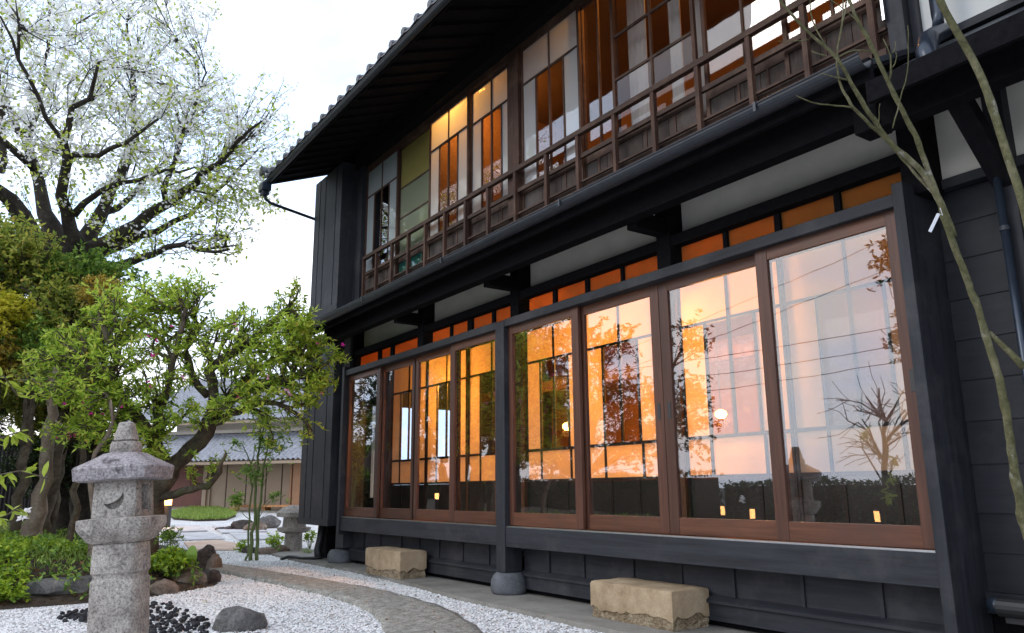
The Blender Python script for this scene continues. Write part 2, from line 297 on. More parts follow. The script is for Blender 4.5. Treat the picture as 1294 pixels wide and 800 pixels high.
# glass: a clear pane that also mirrors the garden and the sky
def glass(name, tint=(1,1,1), ior=2.1, frost=None, frost_amt=0.0, wav=0.0):
    m_ = bpy.data.materials.new(name); m_.use_nodes = True; t = m_.node_tree; t.nodes.clear(); o = N(t, 'ShaderNodeOutputMaterial')
    tr = N(t, 'ShaderNodeBsdfTransparent'); tr.inputs[0].default_value = (*tint, 1)
    gl = N(t, 'ShaderNodeBsdfGlossy'); gl.inputs['Roughness'].default_value = 0.0; gl.inputs[0].default_value = (0.98, 0.98, 1, 1)
    fr = N(t, 'ShaderNodeFresnel'); gg = N(t, 'ShaderNodeNewGeometry'); mi = N(t, 'ShaderNodeMix', data_type='FLOAT')
    mi.inputs[2].default_value = ior; mi.inputs[3].default_value = 1/ior; t.links.new(gg.outputs['Backfacing'], mi.inputs[0]); t.links.new(mi.outputs[0], fr.inputs[0])
    base = tr
    if frost:
        df = N(t, 'ShaderNodeBsdfTranslucent'); df.inputs[0].default_value = (*frost, 1); d2 = N(t, 'ShaderNodeBsdfDiffuse'); d2.inputs[0].default_value = (*frost, 1)
        a = N(t, 'ShaderNodeMixShader'); a.inputs[0].default_value = 0.45; t.links.new(df.outputs[0], a.inputs[1]); t.links.new(d2.outputs[0], a.inputs[2])
        c = N(t, 'ShaderNodeMixShader'); c.inputs[0].default_value = frost_amt; t.links.new(tr.outputs[0], c.inputs[1]); t.links.new(a.outputs[0], c.inputs[2]); base = c
    ms = N(t, 'ShaderNodeMixShader'); t.links.new(fr.outputs[0], ms.inputs[0]); t.links.new(base.outputs[0], ms.inputs[1]); t.links.new(gl.outputs[0], ms.inputs[2]); t.links.new(ms.outputs[0], o.inputs[0])
    if wav:
        n_ = noise(t, 1.6, 2, 0.5); bp = N(t, 'ShaderNodeBump'); bp.inputs['Strength'].default_value = wav; bp.inputs['Distance'].default_value = 0.01
        t.links.new(n_.outputs[0], bp.inputs['Height']); t.links.new(bp.outputs[0], gl.inputs['Normal'])
    return m_
M['glass'] = glass('door_glass', ior=2.0, wav=0.06)
M['oldglass'] = glass('old_window_glass', ior=1.75, wav=0.25)
M['frost'] = glass('frosted_window_glass', ior=1.9, frost=(0.66, 0.72, 0.74), frost_amt=0.72, wav=0.4)
M['greenglass'] = glass('greenish_window_glass', (0.8, 0.85, 0.65), 1.9, (0.50, 0.54, 0.40), 0.62, 0.4)
M['yellowglass'] = glass('yellowish_window_glass', (0.9, 0.85, 0.3), 1.8, (0.60, 0.55, 0.22), 0.62, 0.4)
M['darkwall'] = plain('dim_brown_wall', (0.075, 0.034, 0.017), 0.9, nscale=2, namp=.15)  # darker copy of the room plaster, low room light put into its colour
M['tealglass'] = glass('teal_window_glass', (0.3, 0.6, 0.5), 1.6, (0.05, 0.22, 0.18), 0.8, 0.3)
M['inglass'] = glass('thin_screen_glass', ior=1.3)
def paper(name, col, t_=0.75):
    m_ = bpy.data.materials.new(name); m_.use_nodes = True; t = m_.node_tree; t.nodes.clear(); o = N(t, 'ShaderNodeOutputMaterial')
    a = N(t, 'ShaderNodeBsdfTranslucent'); b = N(t, 'ShaderNodeBsdfDiffuse'); n_ = noise(t, 6, 5, 0.6); c = ramp(t, n_.outputs[0], [(0.3, tuple(x*0.9 for x in col)), (0.7, col)])
    t.links.new(c.outputs[0], a.inputs[0]); t.links.new(c.outputs[0], b.inputs[0]); ms = N(t, 'ShaderNodeMixShader'); ms.inputs[0].default_value = 1-t_
    t.links.new(a.outputs[0], ms.inputs[1]); t.links.new(b.outputs[0], ms.inputs[2]); t.links.new(ms.outputs[0], o.inputs[0]); return m_
M['paper'] = paper('shoji_paper', (0.90, 0.80, 0.62)); M['transompaper'] = paper('amber_transom_paper', (0.80, 0.42, 0.12), 0.8)
def emit(name, col, s):
    m_ = bpy.data.materials.new(name); m_.use_nodes = True; t = m_.node_tree; t.nodes.clear(); o = N(t, 'ShaderNodeOutputMaterial')
    e = N(t, 'ShaderNodeEmission'); e.inputs[0].default_value = (*col, 1); e.inputs[1].default_value = s; t.links.new(e.outputs[0], o.inputs[0]); return m_
WARM = (1.0, 0.41, 0.07)
M['bulb'] = emit('lit_bulb', (1.0, 0.62, 0.26), 30); M['gardenglow'] = emit('lit_garden_lamp_glass', (1.0, 0.50, 0.16), 7)
#BUILD
# ------------------------------------------------------------------ ground
def strip_sheet(name, mat, xs, y0f, y1f, dz, kind='structure'):
    mb = MB(); 
    for i in range(len(xs)-1):
        a, b = xs[i], xs[i+1]
        mb.add([(a,y0f(a),gz(a)+dz),(b,y0f(b),gz(b)+dz),(b,y1f(b),gz(b)+dz),(a,y1f(a),gz(a)+dz)], [(0,1,2,3)])
    return tag(mb.build(name, mat), kind=kind)
XS = [-60, -34, -28, -24, -20, -16, -12, -8, -4, 0, 4]
strip_sheet('ground', M['outer'], [-900, -60] + XS[1:] + [60, 900], lambda x: -900, lambda x: 900, -0.03)
strip_sheet('gravel_garden', M['gravel'], XS[1:], lambda x: -8.3, lambda x: 12.0, 0.0)
# planting bed heightfield
gx = np.arange(-30, -8.05, 0.22); gy = np.arange(-9, -0.6, 0.22); vs = []; fs = []
for x in gx:
    f_ = bed_front(x) + 0.02
    for k, t in enumerate(np.linspace(0, 1, 30)):
        y = f_ + (-9 - f_)*t**1.6; vs.append((x, y, bedz(x, y) + (0.0 if k else -0.02) + (0.004 if k else 0)))
n = 30
for i in range(len(gx)-1):
    for k in range(n-1): fs.append((i*n+k, i*n+k+1, (i+1)*n+k+1, (i+1)*n+k))
tag(npmesh('planting_bed', vs, fs, M['soil'], smooth=True), kind='structure')
# gravel grains, real stones near the camera
def in_path(x, y):
    return np.interp(x, PXL, PYL)-0.02 < y < np.interp(x, PXU, PYU)+0.02
PU = [(-11.95,-1.46),(-10.85,-1.2),(-10.237,-1.089),(-8.922,-0.95),(-7.749,-0.80),(-6.613,-0.762),(-5.543,-0.915),(-4.816,-1.149),(-4.2,-1.45),(-3.7,-1.85),(-3.3,-2.4),(-3.0,-3.1)]
PL = [(-11.9,-1.85),(-10.9,-1.68),(-10.232,-1.53),(-8.659,-1.391),(-7.521,-1.298),(-7.029,-1.291),(-6.284,-1.337),(-5.671,-1.509),(-5.206,-1.66),(-4.7,-1.95),(-4.3,-2.4),(-4.05,-3.1)]
PXU = [p[0] for p in PU]; PYU = [p[1] for p in PU]; PXL = [p[0] for p in PL]; PYL = [p[1] for p in PL]
AP = [(-14.2,-0.05),(-11.984,-0.22),(-10.827,-0.27),(-9.061,-0.23),(-7.337,-0.33),(-6.277,-0.46),(-5.575,-0.47),(-4.743,-0.49),(-4.028,-0.51),(-2.0,-0.55),(1.5,-0.6)]
def grains(n, x0, x1, y0, y1, s0, s1):
    x = rng.uniform(x0, x1, n); y = rng.uniform(y0, y1, n)
    yu = np.interp(x, PXU, PYU); yl = np.interp(x, PXL, PYL); ap = np.interp(x, [a[0] for a in AP], [a[1] for a in AP])
    bf = np.array([bed_front(a) if a < -8.2 else -99 for a in x])
    ok = ~((y > yl-0.015) & (y < yu+0.015) & (x > -12.0)) & (y < ap-0.01) & (y > bf) & ~((x < -8.2) & (y < bf+0.02)) & ~((x < -8.12) & (x > -8.3) & (y < -2.7))
    x, y = x[ok], y[ok]; n = len(x); s = rng.uniform(s0, s1, n)
    base = np.array([(1,0,0),(0,1,0),(-1,0,0),(0,-1,0),(0,0,1),(0,0,-0.6)], float)
    F = np.array([(0,1,4),(1,2,4),(2,3,4),(3,0,4)])
    V = base[None]*rng.uniform(0.6, 1.25, (n,6,1)); V[:,:,2] *= 0.6
    a = rng.uniform(0, 6.28, n); ca, sa = np.cos(a), np.sin(a)
    X = V[:,:,0]*ca[:,None]-V[:,:,1]*sa[:,None]; Y = V[:,:,0]*sa[:,None]+V[:,:,1]*ca[:,None]
    P = np.stack([X, Y, V[:,:,2]], 2)*s[:,None,None]; z = np.array([gz(a) for a in x])
    P += np.stack([x, y, z+s*0.15+rng.uniform(0,0.006,n)], 1)[:,None,:]
    return P[:,:5].reshape(-1,3), (F[None]+5*np.arange(n)[:,None,None]).reshape(-1,3)
va, fa = grains(60000, -9.0, -3.4, -3.9, -0.25, 0.008, 0.016); vb, fb = grains(52000, -16, -9.0, -2.6, -0.05, 0.011, 0.02)
tag(npmesh('gravel', np.vstack([va, vb]), np.vstack([fa, fb+len(va)]), M['grain']), kind='stuff')
# curved path slab
def densify(P, n=70):
    P = np.array(P); d = np.r_[0, np.cumsum(np.linalg.norm(np.diff(P, axis=0), axis=1))]; t = np.linspace(0, d[-1], n)
    # smooth
    q = np.stack([np.interp(t, d, P[:,0]), np.interp(t, d, P[:,1])], 1)
    for _ in range(6): q[1:-1] = (q[:-2]+2*q[1:-1]+q[2:])/4
    return q
qu, ql = densify(PU), densify(PL); mb = MB(); nn = len(qu); PZ = 0.045
wob = [0.012*math.sin(i*1.7)+0.012*math.sin(i*0.61+1) for i in range(nn)]
rows = []
for i in range(nn):
    a, b = qu[i], ql[i]; g = gz(a[0]); w = b-a
    row = [(a[0], a[1]+0.01+wob[i], g-0.02), (a[0], a[1]+wob[i], g+PZ-0.012)]
    for k in range(1, 8):
        t = k/8; row.append((a[0]+w[0]*t, a[1]+w[1]*t, g+PZ+0.002*math.sin(i*0.9+k*2.1)))
    row += [(b[0], b[1]+wob[-i], g+PZ-0.012), (b[0], b[1]-0.01+wob[-i], g-0.02)]; rows.append(row)
k = len(rows[0]); vs = [p for r in rows for p in r]; fs = [(i*k+j, i*k+j+1, (i+1)*k+j+1, (i+1)*k+j) for i in range(nn-1) for j in range(k-1)]
tag(npmesh('garden_path', vs, fs, M['path'], smooth=False), kind='structure')
# concrete apron under the wall
mb = MB()
for i in range(len(AP)-1):
    (xa, ya), (xb, yb) = AP[i], AP[i+1]
    mb.add([(xa,ya,0.08),(xb,yb,0.08),(xb,0.6,0.08),(xa,0.6,0.08),(xa,ya-0.008,0.0),(xb,yb-0.008,0.0)], [(0,1,2,3),(4,5,1,0)])
mb.add([(-14.2,-0.05,0.08),(-14.2,0.6,0.08),(-14.2,0.6,0),(-14.2,-0.05,0)], [(0,1,2,3)])
tag(mb.build('stone_apron', M['apron']), kind='structure')

# ------------------------------------------------------------------ the townhouse
H = empty('townhouse', (-6.15, 0.2, 0.04), 'large black timber two-storey townhouse with glowing glass doors beside the white gravel garden', 'house')
XR = 2.6; XL = -11.3
def part(mb, name, mat, parent=H, label=None, **kw):
    o = mb.build(name, mat, parent, **kw)
    if label: o['label'] = label
    return o
bx = lambda *a: MB().box(*a)
# sills, lintels, posts
part(bx(-9.99, -6.234, -0.08, 0.06, 0.50, 0.668), 'sill_beam', M['black_x'], bevel=0.004)
part(bx(-6.089, -2.173, -0.08, 0.06, 0.495, 0.668), 'sill_beam', M['black_x'], bevel=0.004)
part(bx(-6.236, -6.088, -0.088, 0.10, 0.27, 2.60), 'post', M['black_z'], bevel=0.004)
part(bx(-2.173, -2.108, -0.10, 0.27, 0.0, 2.66), 'post', M['black_z'], bevel=0.004)
part(bx(-10.03, -9.955, -0.10, 0.17, 0.45, 2.66), 'post', M['black_z'], bevel=0.004)
part(bx(-10.25, -9.99, -0.012, 0.25, 0.27, 3.2), 'corner_panel', M['black_z'])
part(bx(-9.955, -6.236, -0.082, 0.05, 2.535, 2.61), 'lintel', M['black_x'], bevel=0.004)
part(bx(-6.088, -2.173, -0.082, 0.05, 2.535, 2.61), 'lintel', M['black_x'], bevel=0.004)
part(bx(-10.0, -2.11, 0.03, 0.165, 2.802, 2.888), 'upper_lintel', M['soffit'], bevel=0.004)  # lintel, rail and columns here take the shade-darkened wood colour
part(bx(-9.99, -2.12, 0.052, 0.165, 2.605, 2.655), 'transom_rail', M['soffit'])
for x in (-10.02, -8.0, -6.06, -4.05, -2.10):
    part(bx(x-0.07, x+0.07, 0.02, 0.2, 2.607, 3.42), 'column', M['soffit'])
for a, b in ((-9.95, -8.07), (-7.93, -6.13), (-5.99, -4.12), (-3.98, -2.17)):
    part(bx(a, b, 0.17, 0.21, 2.86, 3.42), 'plaster_panel', M['plaster'])
cells = [(-9.9,-9.3),(-9.22,-8.93),(-8.85,-8.12),(-7.86,-7.42),(-7.385,-7.047),(-6.95,-6.563),(-6.518,-6.2),(-5.934,-5.534),(-5.486,-5.068),(-5.025,-4.61),(-4.581,-4.156),(-3.948,-3.528),(-3.492,-3.089),(-3.045,-2.642),(-2.6,-2.2)]
for i, (a, b) in enumerate(cells):
    t = part(bx(a, b, 0.112, 0.116, 2.655, 2.801), 'transom_paper', M['transompaper'])
    if i+1 < len(cells) and cells[i+1][0]-b < 0.12: part(bx(b, cells[i+1][0], 0.085, 0.14, 2.655, 2.801), 'transom_bar', M['soffit'])
# sliding doors
def sliding_door(x0, x1, y, pull=None, sl=0.092, sr=0.092):
    z0, z1 = 0.682, 2.545; t = 0.035
    d = part(bx(x0+sl, x1-sr, y+0.003, y+t-0.003, z0, 0.797), 'sliding_door', M['brown_x'], bevel=0.002)
    part(bx(x0+sl, x1-sr, y+0.003, y+t-0.003, 2.458, z1), 'top_rail', M['brown_x'], d, bevel=0.002)
    for a, b in ((x0, x0+sl), (x1-sr, x1)): part(bx(a, b, y, y+t, z0, z1), 'stile', M['brown_z'], d, bevel=0.003)
    part(bx(x0+sl-0.004, x1-sr+0.004, y+0.014, y+0.018, 0.795, 2.46), 'pane', M['glass'], d)
    for px in ([pull] if pull else []):
        part(bx(px-0.014, px+0.014, y-0.003, y+0.004, 1.50, 1.62), 'finger_pull', M['gold'], d)
    return d
YF, YB = -0.035, 0.008
sliding_door(-6.088, -5.035, YF, sl=0.06); sliding_door(-5.10, -4.12, YB, pull=-4.165); sliding_door(-4.115, -3.10, YB, pull=-4.06); sliding_door(-3.175, -2.174, YF, pull=-2.215)
sliding_door(-9.954, -8.95, YF, sl=0.06); sliding_door(-9.03, -8.07, YB); sliding_door(-8.10, -7.10, YB); sliding_door(-7.20, -6.237, YF)
for a, b in ((-9.954, -6.237), (-6.088, -2.174)):
    part(bx(a, b, -0.074, -0.060, 0.668, 0.679), 'door_track', M['steel'])
# boards below the sill
def under(a, b, joints, z0=0.27):
    xs = [a]+joints+[b]
    for i in range(len(xs)-1): part(bx(xs[i]+0.004, xs[i+1]-0.004, 0.125+0.003*(i%2), 0.15, 0.285, 0.50), 'skirting_board', M['black_x'])
    for x in joints: part(bx(x-0.012, x+0.012, 0.112, 0.14, 0.285, 0.498), 'batten', M['black_z'])
    mb = MB(); mb.add([(a,0.07,0.258),(b,0.07,0.258),(b,0.13,0.29),(a,0.13,0.29),(a,0.07,0.238),(b,0.07,0.238),(b,0.13,0.24),(a,0.13,0.24)], [(0,1,2,3),(7,6,5,4),(4,5,1,0),(5,6,2,1),(7,4,0,3),(6,7,3,2)])
    part(mb, 'ledge_board', M['black_x'])
    part(bx(a, b, 0.092, 0.13, 0.125, 0.237), 'base_board', M['black_x'])
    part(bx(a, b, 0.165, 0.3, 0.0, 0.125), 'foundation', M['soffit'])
under(-6.088, -2.173, [-5.703,-5.225,-4.636,-4.136,-3.665,-3.13,-2.62]); under(-9.99, -6.236, [-9.636,-9.14,-8.578,-8.125,-7.67,-7.173,-6.677])
part(bx(-11.2, -9.99, 0.3, 0.34, 0.0, 0.6), 'foundation', M['soffit'])
# shutter boxes
def shutter_box(x0, x1, y0, z0, z1, n, label):
    mb = MB().box(x0+0.004, x1-0.006, y0+0.018, 0.17, z0+0.01, z1); sb = part(mb, 'shutter_box', M['black_z'], label=label)
    xs = [x0+(x1-x0)*i/n for i in range(n+1)]
    for i in range(n):
        dy = 0.004*(i % 3); part(bx(xs[i]+0.007, xs[i+1]-0.007, y0+dy-0.01, y0+0.017, z0+0.09, z1), 'board', M['black_z'], sb)
    part(bx(x0-0.01, x1+0.004, y0-0.018, y0+0.02, z0, z0+0.09), 'bottom_rail', M['black_x'], sb)
    part(bx(x1-0.005, x1+0.003, y0-0.012, 0.169, z0+0.001, z1), 'side_board', M['black_z'], sb)
shutter_box(-11.23, -10.15, -0.16, 3.50, 5.72, 5, 'upper shutter box of vertical black boards')
shutter_box(-11.40, -10.25, -0.12, 0.545, 3.25, 5, 'lower shutter box of vertical black boards')
# side wall, main volume
part(bx(-11.3, -11.2, 0.18, 7.0, 0.10, 0.9), 'side_wall', M['black_x']); part(bx(-11.3, -11.2, 0.18, 0.9, 0.9, 6.0), 'side_wall', M['black_z'])
part(bx(-11.3, -11.2, 2.4, 7.0, 0.9, 6.0), 'side_wall', M['black_z']); part(bx(-11.3, -11.2, 0.9, 2.4, 2.3, 6.0), 'side_wall', M['black_z'])
part(bx(-11.3, XR, 7.0, 7.1, 0, 6.0), 'rear_wall', M['inplaster']); part(bx(XR, XR+0.1, 0.3, 7.1, 0, 6.0), 'side_wall', M['black_z'])
# lower eave
def quad_slab(x0, x1, ya, za, yb, zb, th): # ya/za front edge underside
    return MB().add([(x0,ya,za),(x1,ya,za),(x1,yb,zb),(x0,yb,zb),(x0,ya,za+th),(x1,ya,za+th),(x1,yb,zb+th),(x0,yb,zb+th)], [(0,3,2,1),(4,5,6,7),(0,1,5,4),(1,2,6,5),(2,3,7,6),(3,0,4,7)])
LX0 = -10.25; LX1 = -1.95
part(quad_slab(LX0, LX1, -0.55, 3.15, 0.16, 3.50, 0.035), 'lower_roof', M['gutter'])
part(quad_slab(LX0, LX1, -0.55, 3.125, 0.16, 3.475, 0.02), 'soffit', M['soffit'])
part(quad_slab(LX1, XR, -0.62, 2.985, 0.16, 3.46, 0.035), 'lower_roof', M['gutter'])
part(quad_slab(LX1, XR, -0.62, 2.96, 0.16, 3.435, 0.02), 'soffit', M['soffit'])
part(bx(LX0, LX1, -0.585, -0.55, 3.05, 3.182), 'fascia_board', M['soffit'])
part(bx(LX1+0.002, XR, -0.65, -0.62, 2.90, 3.015), 'fascia_board', M['soffit'])
part(bx(LX0+0.3, -2.16, -0.42, -0.31, 2.935, 3.19), 'eave_beam', M['soffit'], bevel=0.005)
part(bx(-2.158, -2.02, -0.44, -0.29, 2.86, 3.17), 'beam_end', M['soffit'], bevel=0.01)
part(bx(-2.02, XR, -0.42, -0.31, 2.86, 3.08), 'eave_beam', M['soffit'], bevel=0.005)
for k in range(44):
    x = LX0+0.12+k*0.303
    if x > XR: break
    s = quad_slab(x-0.025, x+0.025, -0.53, 3.07, 0.15, 3.405, 0.058) if x < LX1 else quad_slab(x-0.025, x+0.025, -0.6, 2.90, 0.15, 3.36, 0.058); part(s, 'rafter', M['soffit'])
for x in (-8.0, -6.06, -4.05): part(MB().box(x-0.05, x+0.05, -0.305, 0.05, 2.90, 3.03), 'eave_arm', M['soffit'], bevel=0.004)
# gutter: half round with hanging straps
def gutter(x0, x1, y, z, r, name='gutter', mat=None, par=H):
    n = 10; rows = []; mb = MB(); th = 0.006
    for rr in (r, r-th):
        for x in (x0, x1): rows.append([(x, y+rr*math.cos(math.pi+math.pi*k/n), z+rr*math.sin(math.pi+math.pi*k/n)) for k in range(n+1)])
    vs = [p for r_ in rows for p in r_]; m1 = n+1; fs = []
    for k in range(n):
        fs.append((k, m1+k, m1+k+1, k+1)); fs.append((2*m1+k, 2*m1+k+1, 3*m1+k+1, 3*m1+k)); fs.append((k, k+1, 2*m1+k+1, 2*m1+k)); fs.append((m1+k, 3*m1+k, 3*m1+k+1, m1+k+1))
    fs += [(0, 2*m1, 3*m1, m1), (n, m1+n, 3*m1+n, 2*m1+n)]
    mb.add(vs, fs); g = part(mb, name, mat or M['gutter'], par)
    part(MB().tube([(x0, y-r, z), (x1, y-r, z)], 0.007, 6), 'gutter_lip', mat or M['gutter'], g)
    return g
g1 = gutter(LX0-0.05, -1.93, -0.655, 3.15, 0.06)
x = LX0+0.4
while x < -2:
    part(MB().box(x-0.009, x+0.009, -0.722, -0.584, 3.152, 3.158).box(x-0.009, x+0.009, -0.726, -0.718, 3.10, 3.158), 'gutter_strap', M['gutter'], g1); x += 1.82
# upper storey wall right of the windows
part(bx(-2.16, -2.06, 0.06, 0.22, 3.50, 6.0), 'column', M['black_z'])
part(bx(-2.06, 0.2, 0.17, 0.22, 3.56, 4.9), 'plaster_panel', M['whiteplaster'])
part(bx(-2.06, -2.01, 0.14, 0.171, 3.51, 4.9), 'panel_frame', M['black_z']); part(bx(-2.01, XR, 0.12, 0.171, 3.50, 3.548), 'panel_frame', M['black_x'])
part(bx(-1.53, -1.44, 0.08, 0.169, 3.55, 6.0), 'column', M['black_z']); part(bx(0.2, XR, 0.17, 0.22, 3.55, 6), 'upper_wall', M['black_x'])
part(bx(-2.06, 0.2, 0.14, 0.22, 4.9, 6), 'upper_wall', M['black_x'])
# lower wall right of the doors
part(bx(-2.108, XR, 0.2, 0.25, 2.66, 3.42), 'plaster_panel', M['plaster']); part(bx(-2.107, XR, 0.27, 0.32, 0.0, 2.66), 'wall_backing', M['soffit'])
zc = [2.645,2.45,2.242,2.015,1.788,1.565,1.342,1.113,0.86,0.66,0.465]
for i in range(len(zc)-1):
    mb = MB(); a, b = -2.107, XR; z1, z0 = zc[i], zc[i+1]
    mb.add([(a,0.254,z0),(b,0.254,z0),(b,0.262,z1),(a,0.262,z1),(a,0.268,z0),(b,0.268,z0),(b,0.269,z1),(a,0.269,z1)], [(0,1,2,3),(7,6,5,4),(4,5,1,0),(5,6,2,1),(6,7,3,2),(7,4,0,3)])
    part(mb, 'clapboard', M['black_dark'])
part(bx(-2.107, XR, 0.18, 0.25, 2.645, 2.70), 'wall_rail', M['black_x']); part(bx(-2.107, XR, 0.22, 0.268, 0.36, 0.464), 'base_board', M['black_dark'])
part(bx(-1.74, -1.64, 0.12, 0.262, 0.05, 3.4), 'column', M['black_z'])
part(MB().bar((-1.69, 0.15, 2.56), (-1.69, -0.36, 3.02), 0.085, 0.10, up=(1,0,0)), 'eave_brace', M['soffit'])
dp = part(MB().tube([(-1.705, 0.085, 2.60), (-1.705, 0.085, 0.1)], 0.021, 10), 'downpipe', M['pipe'], smooth=True)
for z in (2.3, 1.3, 0.6): part(MB().tube([(-1.705, 0.085, z-0.012), (-1.705, 0.085, z+0.012)], 0.026, 10), 'pipe_clip', M['gutter'], dp)
part(MB().tube([(-1.85, 0.02, 5.2), (-1.85, 0.02, 3.60), (-1.845, -0.01, 3.50)], 0.036, 12), 'downpipe', M['pipe'], smooth=True)
part(MB().tube([(-1.80, -0.02, 3.46), (-1.80, -0.16, 3.38), (-1.79, -0.26, 3.31), (-1.78, -0.32, 3.22), (-1.78, -0.34, 3.06)], [0.04, 0.048, 0.054, 0.055, 0.05], 14), 'pipe_elbow', M['pipe'], smooth=True)
wl1 = part(MB().tube([(-2.02, 0.26, 0.415), (-2.02, 0.10, 0.415)], 0.036, 16), 'wall_light', M['pipe'], smooth=True)
part(MB().tube([(-1.99, 0.10, 0.415), (-1.83, 0.10, 0.415)], 0.048, 16).box(-1.97,-1.87,0.10,0.26,0.34,0.375), 'light_body', M['cable'], wl1)
part(bx(-2.17, -2.155, 0.03, 0.055, 3.74, 4.3), 'glint_strip', M['steel'])  # bright strip added to stand for a reflection on a glass edge
# ------------- upper windows and railing
part(bx(-9.96, -2.16, 0.13, 0.2, 5.55, 5.63), 'window_head', M['old_x']); part(bx(-10.15, -2.16, 0.02, 0.24, 5.63, 5.9), 'upper_wall', M['soffit'])
part(bx(-10.15, -9.94, 0.06, 0.2, 3.5, 5.63), 'column', M['black_z'])
part(bx(-9.94, -2.16, 0.10, 0.22, 3.60, 3.70), 'window_sill', M['old_x'])
part(bx(-6.26, -6.06, 0.09, 0.22, 3.70, 5.56), 'column', M['old_z'])
Y2 = 0.16
def window(x0, x1, kind, dy=0.0, glasses=None, zt=5.13, z0=3.70, z1=5.55):
    y = Y2+dy; fr = MB(); fw = 0.032
    fr.box(x0, x0+fw, y-0.015, y+0.015, z0, z1).box(x1-fw, x1, y-0.015, y+0.015, z0, z1)
    w = part(fr, 'window', M['old_z'])
    part(bx(x0+fw, x1-fw, y-0.013, y+0.013, z1-0.03, z1), 'window_rail', M['old_x'], w)
    part(bx(x0+fw, x1-fw, y-0.014, y+0.014, 3.91, 4.0), 'window_rail', M['old_x'], w)
    # boards below
    g0 = glasses or {}
    nb = 3; W_ = (x1-x0-2*fw)/nb
    for i in range(nb): part(bx(x0+fw+i*W_+0.003, x0+fw+(i+1)*W_-0.003, y-0.004, y+0.006, z0, 3.955), 'board', g0.get('board', M['oldboard']), w)
    for q in (0.36, 0.70): part(bx(x0+fw+(x1-x0)*q-0.01, x0+fw+(x1-x0)*q+0.01, y-0.012, y-0.005, z0, 3.955), 'batten', M['old_z'], w)
    a, b = x0+fw, x1-fw; g = glasses or {}
    def pane(xa, xb, za, zb, mt): part(bx(xa, xb, y-0.002, y+0.002, za, zb), 'pane', mt, w)
    def mv(x, za, zb): part(bx(x-0.010, x+0.010, y-0.011, y+0.011, za, zb), 'muntin', M['old_z'], w)
    def mh(z, xa, xb): part(bx(xa, xb, y-0.0105, y+0.0105, z-0.011, z+0.011), 'muntin', M['old_x'], w)
    if kind == 'strips':
        mh(zt, a, b); c = (a+b)/2; mv(c, 4.0, z1-0.03); q = (b-a)*0.25
        for x in (a+q, b-q): mv(x, 4.0, zt-0.011)
        pane(a, c-0.01, zt+0.011, z1-0.03, g.get('top', M['frost'])); pane(c+0.01, b, zt+0.011, z1-0.03, g.get('top', M['frost']))
        for i, mt in enumerate((M['frost'], M['oldglass'], M['oldglass'], M['frost'])):
            pane(a+q*i+0.01*(i > 0), a+q*(i+1)-0.01*(i < 3), 4.0, zt-0.011, g.get(i, mt))
    elif kind == 'bars':
        zs = [4.0, 4.53, 4.95, z1-0.03]; mt = g.get('all', M['frost'])
        for z in zs[1:-1]: mh(z, a, b)
        for i in range(3): pane(a, b, zs[i]+0.011*(i > 0), zs[i+1]-0.011, mt if i < 2 else g.get('top', mt))
        if 'mid' in g: mv((a+b)/2, 4.0, z1-0.03)
    else:
        c = (a+b)/2; mv(c, 4.0, z1-0.03)
        for xa, xb in ((a, c-0.01), (c+0.01, b)): pane(xa, xb, 4.0, z1-0.03, g.get('all', M['oldglass']))
    return w
window(-9.94, -8.93, 'strips', -0.02); window(-8.96, -8.03, 'bars', 0.02, {'all': M['greenglass'], 'top': M['yellowglass'], 'board': M['tealglass']}); window(-8.05, -7.11, 'strips', -0.02); window(-7.13, -6.262, 'strips', 0.02)
window(-6.058, -5.10, 'strips', -0.02); window(-5.13, -4.64, 'half', 0.02, {}); window(-4.66, -3.70, 'bars', -0.02, {'mid': 1, 'all': M['inglass']}); window(-3.66, -2.90, 'half', 0.02); window(-2.92, -2.162, 'half', -0.02)
rl = part(bx(-9.78, -2.17, 0.025, 0.075, 4.145, 4.195), 'railing', M['old_x'], bevel=0.004, label='weathered wooden railing in front of the upper windows')
RP = [-9.765, -9.35, -8.883, -8.415, -7.965, -7.495, -7.029, -6.57, -6.061, -5.54, -5.065, -4.57, -4.102, -3.628, -3.147, -2.7, -2.24]
for x in RP: part(bx(x-0.019, x+0.019, 0.03, 0.07, 3.50, 4.145), 'baluster', M['old_z'], rl)
part(bx(-9.77, -2.17, 0.055, 0.085, 3.925, 3.965), 'railing_rail', M['old_x'], rl); part(bx(-9.77, -2.17, 0.055, 0.08, 3.69, 3.708), 'railing_rail', M['old_x'], rl)
part(bx(-9.77, -2.17, 0.03, 0.09, 3.50, 3.56), 'railing_rail', M['old_x'], rl)
# ------------- upper roof
EY, EZ = -0.93, 5.50
part(quad_slab(-11.0, XR, EY, EZ, 0.3, EZ+0.50, 0.04), 'soffit', M['soffit'])
part(quad_slab(-11.0, XR, EY-0.02, EZ+0.045, 3.4, EZ+1.80, 0.04), 'roof', M['darktile'])
part(MB().add([(-11.0,3.4,EZ+1.84),(XR,3.4,EZ+1.84),(XR,7.6,EZ+0.0),(-11.0,7.6,EZ+0.0)], [(0,1,2,3)]), 'roof', M['darktile'])
part(bx(-11.0, XR, EY-0.035, EY-0.021, EZ-0.045, EZ+0.06), 'fascia_board', M['soffit'])
for k in range(46):
    x = -10.9+k*0.3; 
    if x < XR: part(quad_slab(x-0.025, x+0.025, EY+0.02, EZ-0.03, 0.15, EZ+0.41, 0.03), 'rafter', M['soffit'])
gutter(-11.05, XR, EY-0.075, EZ-0.005, 0.042)
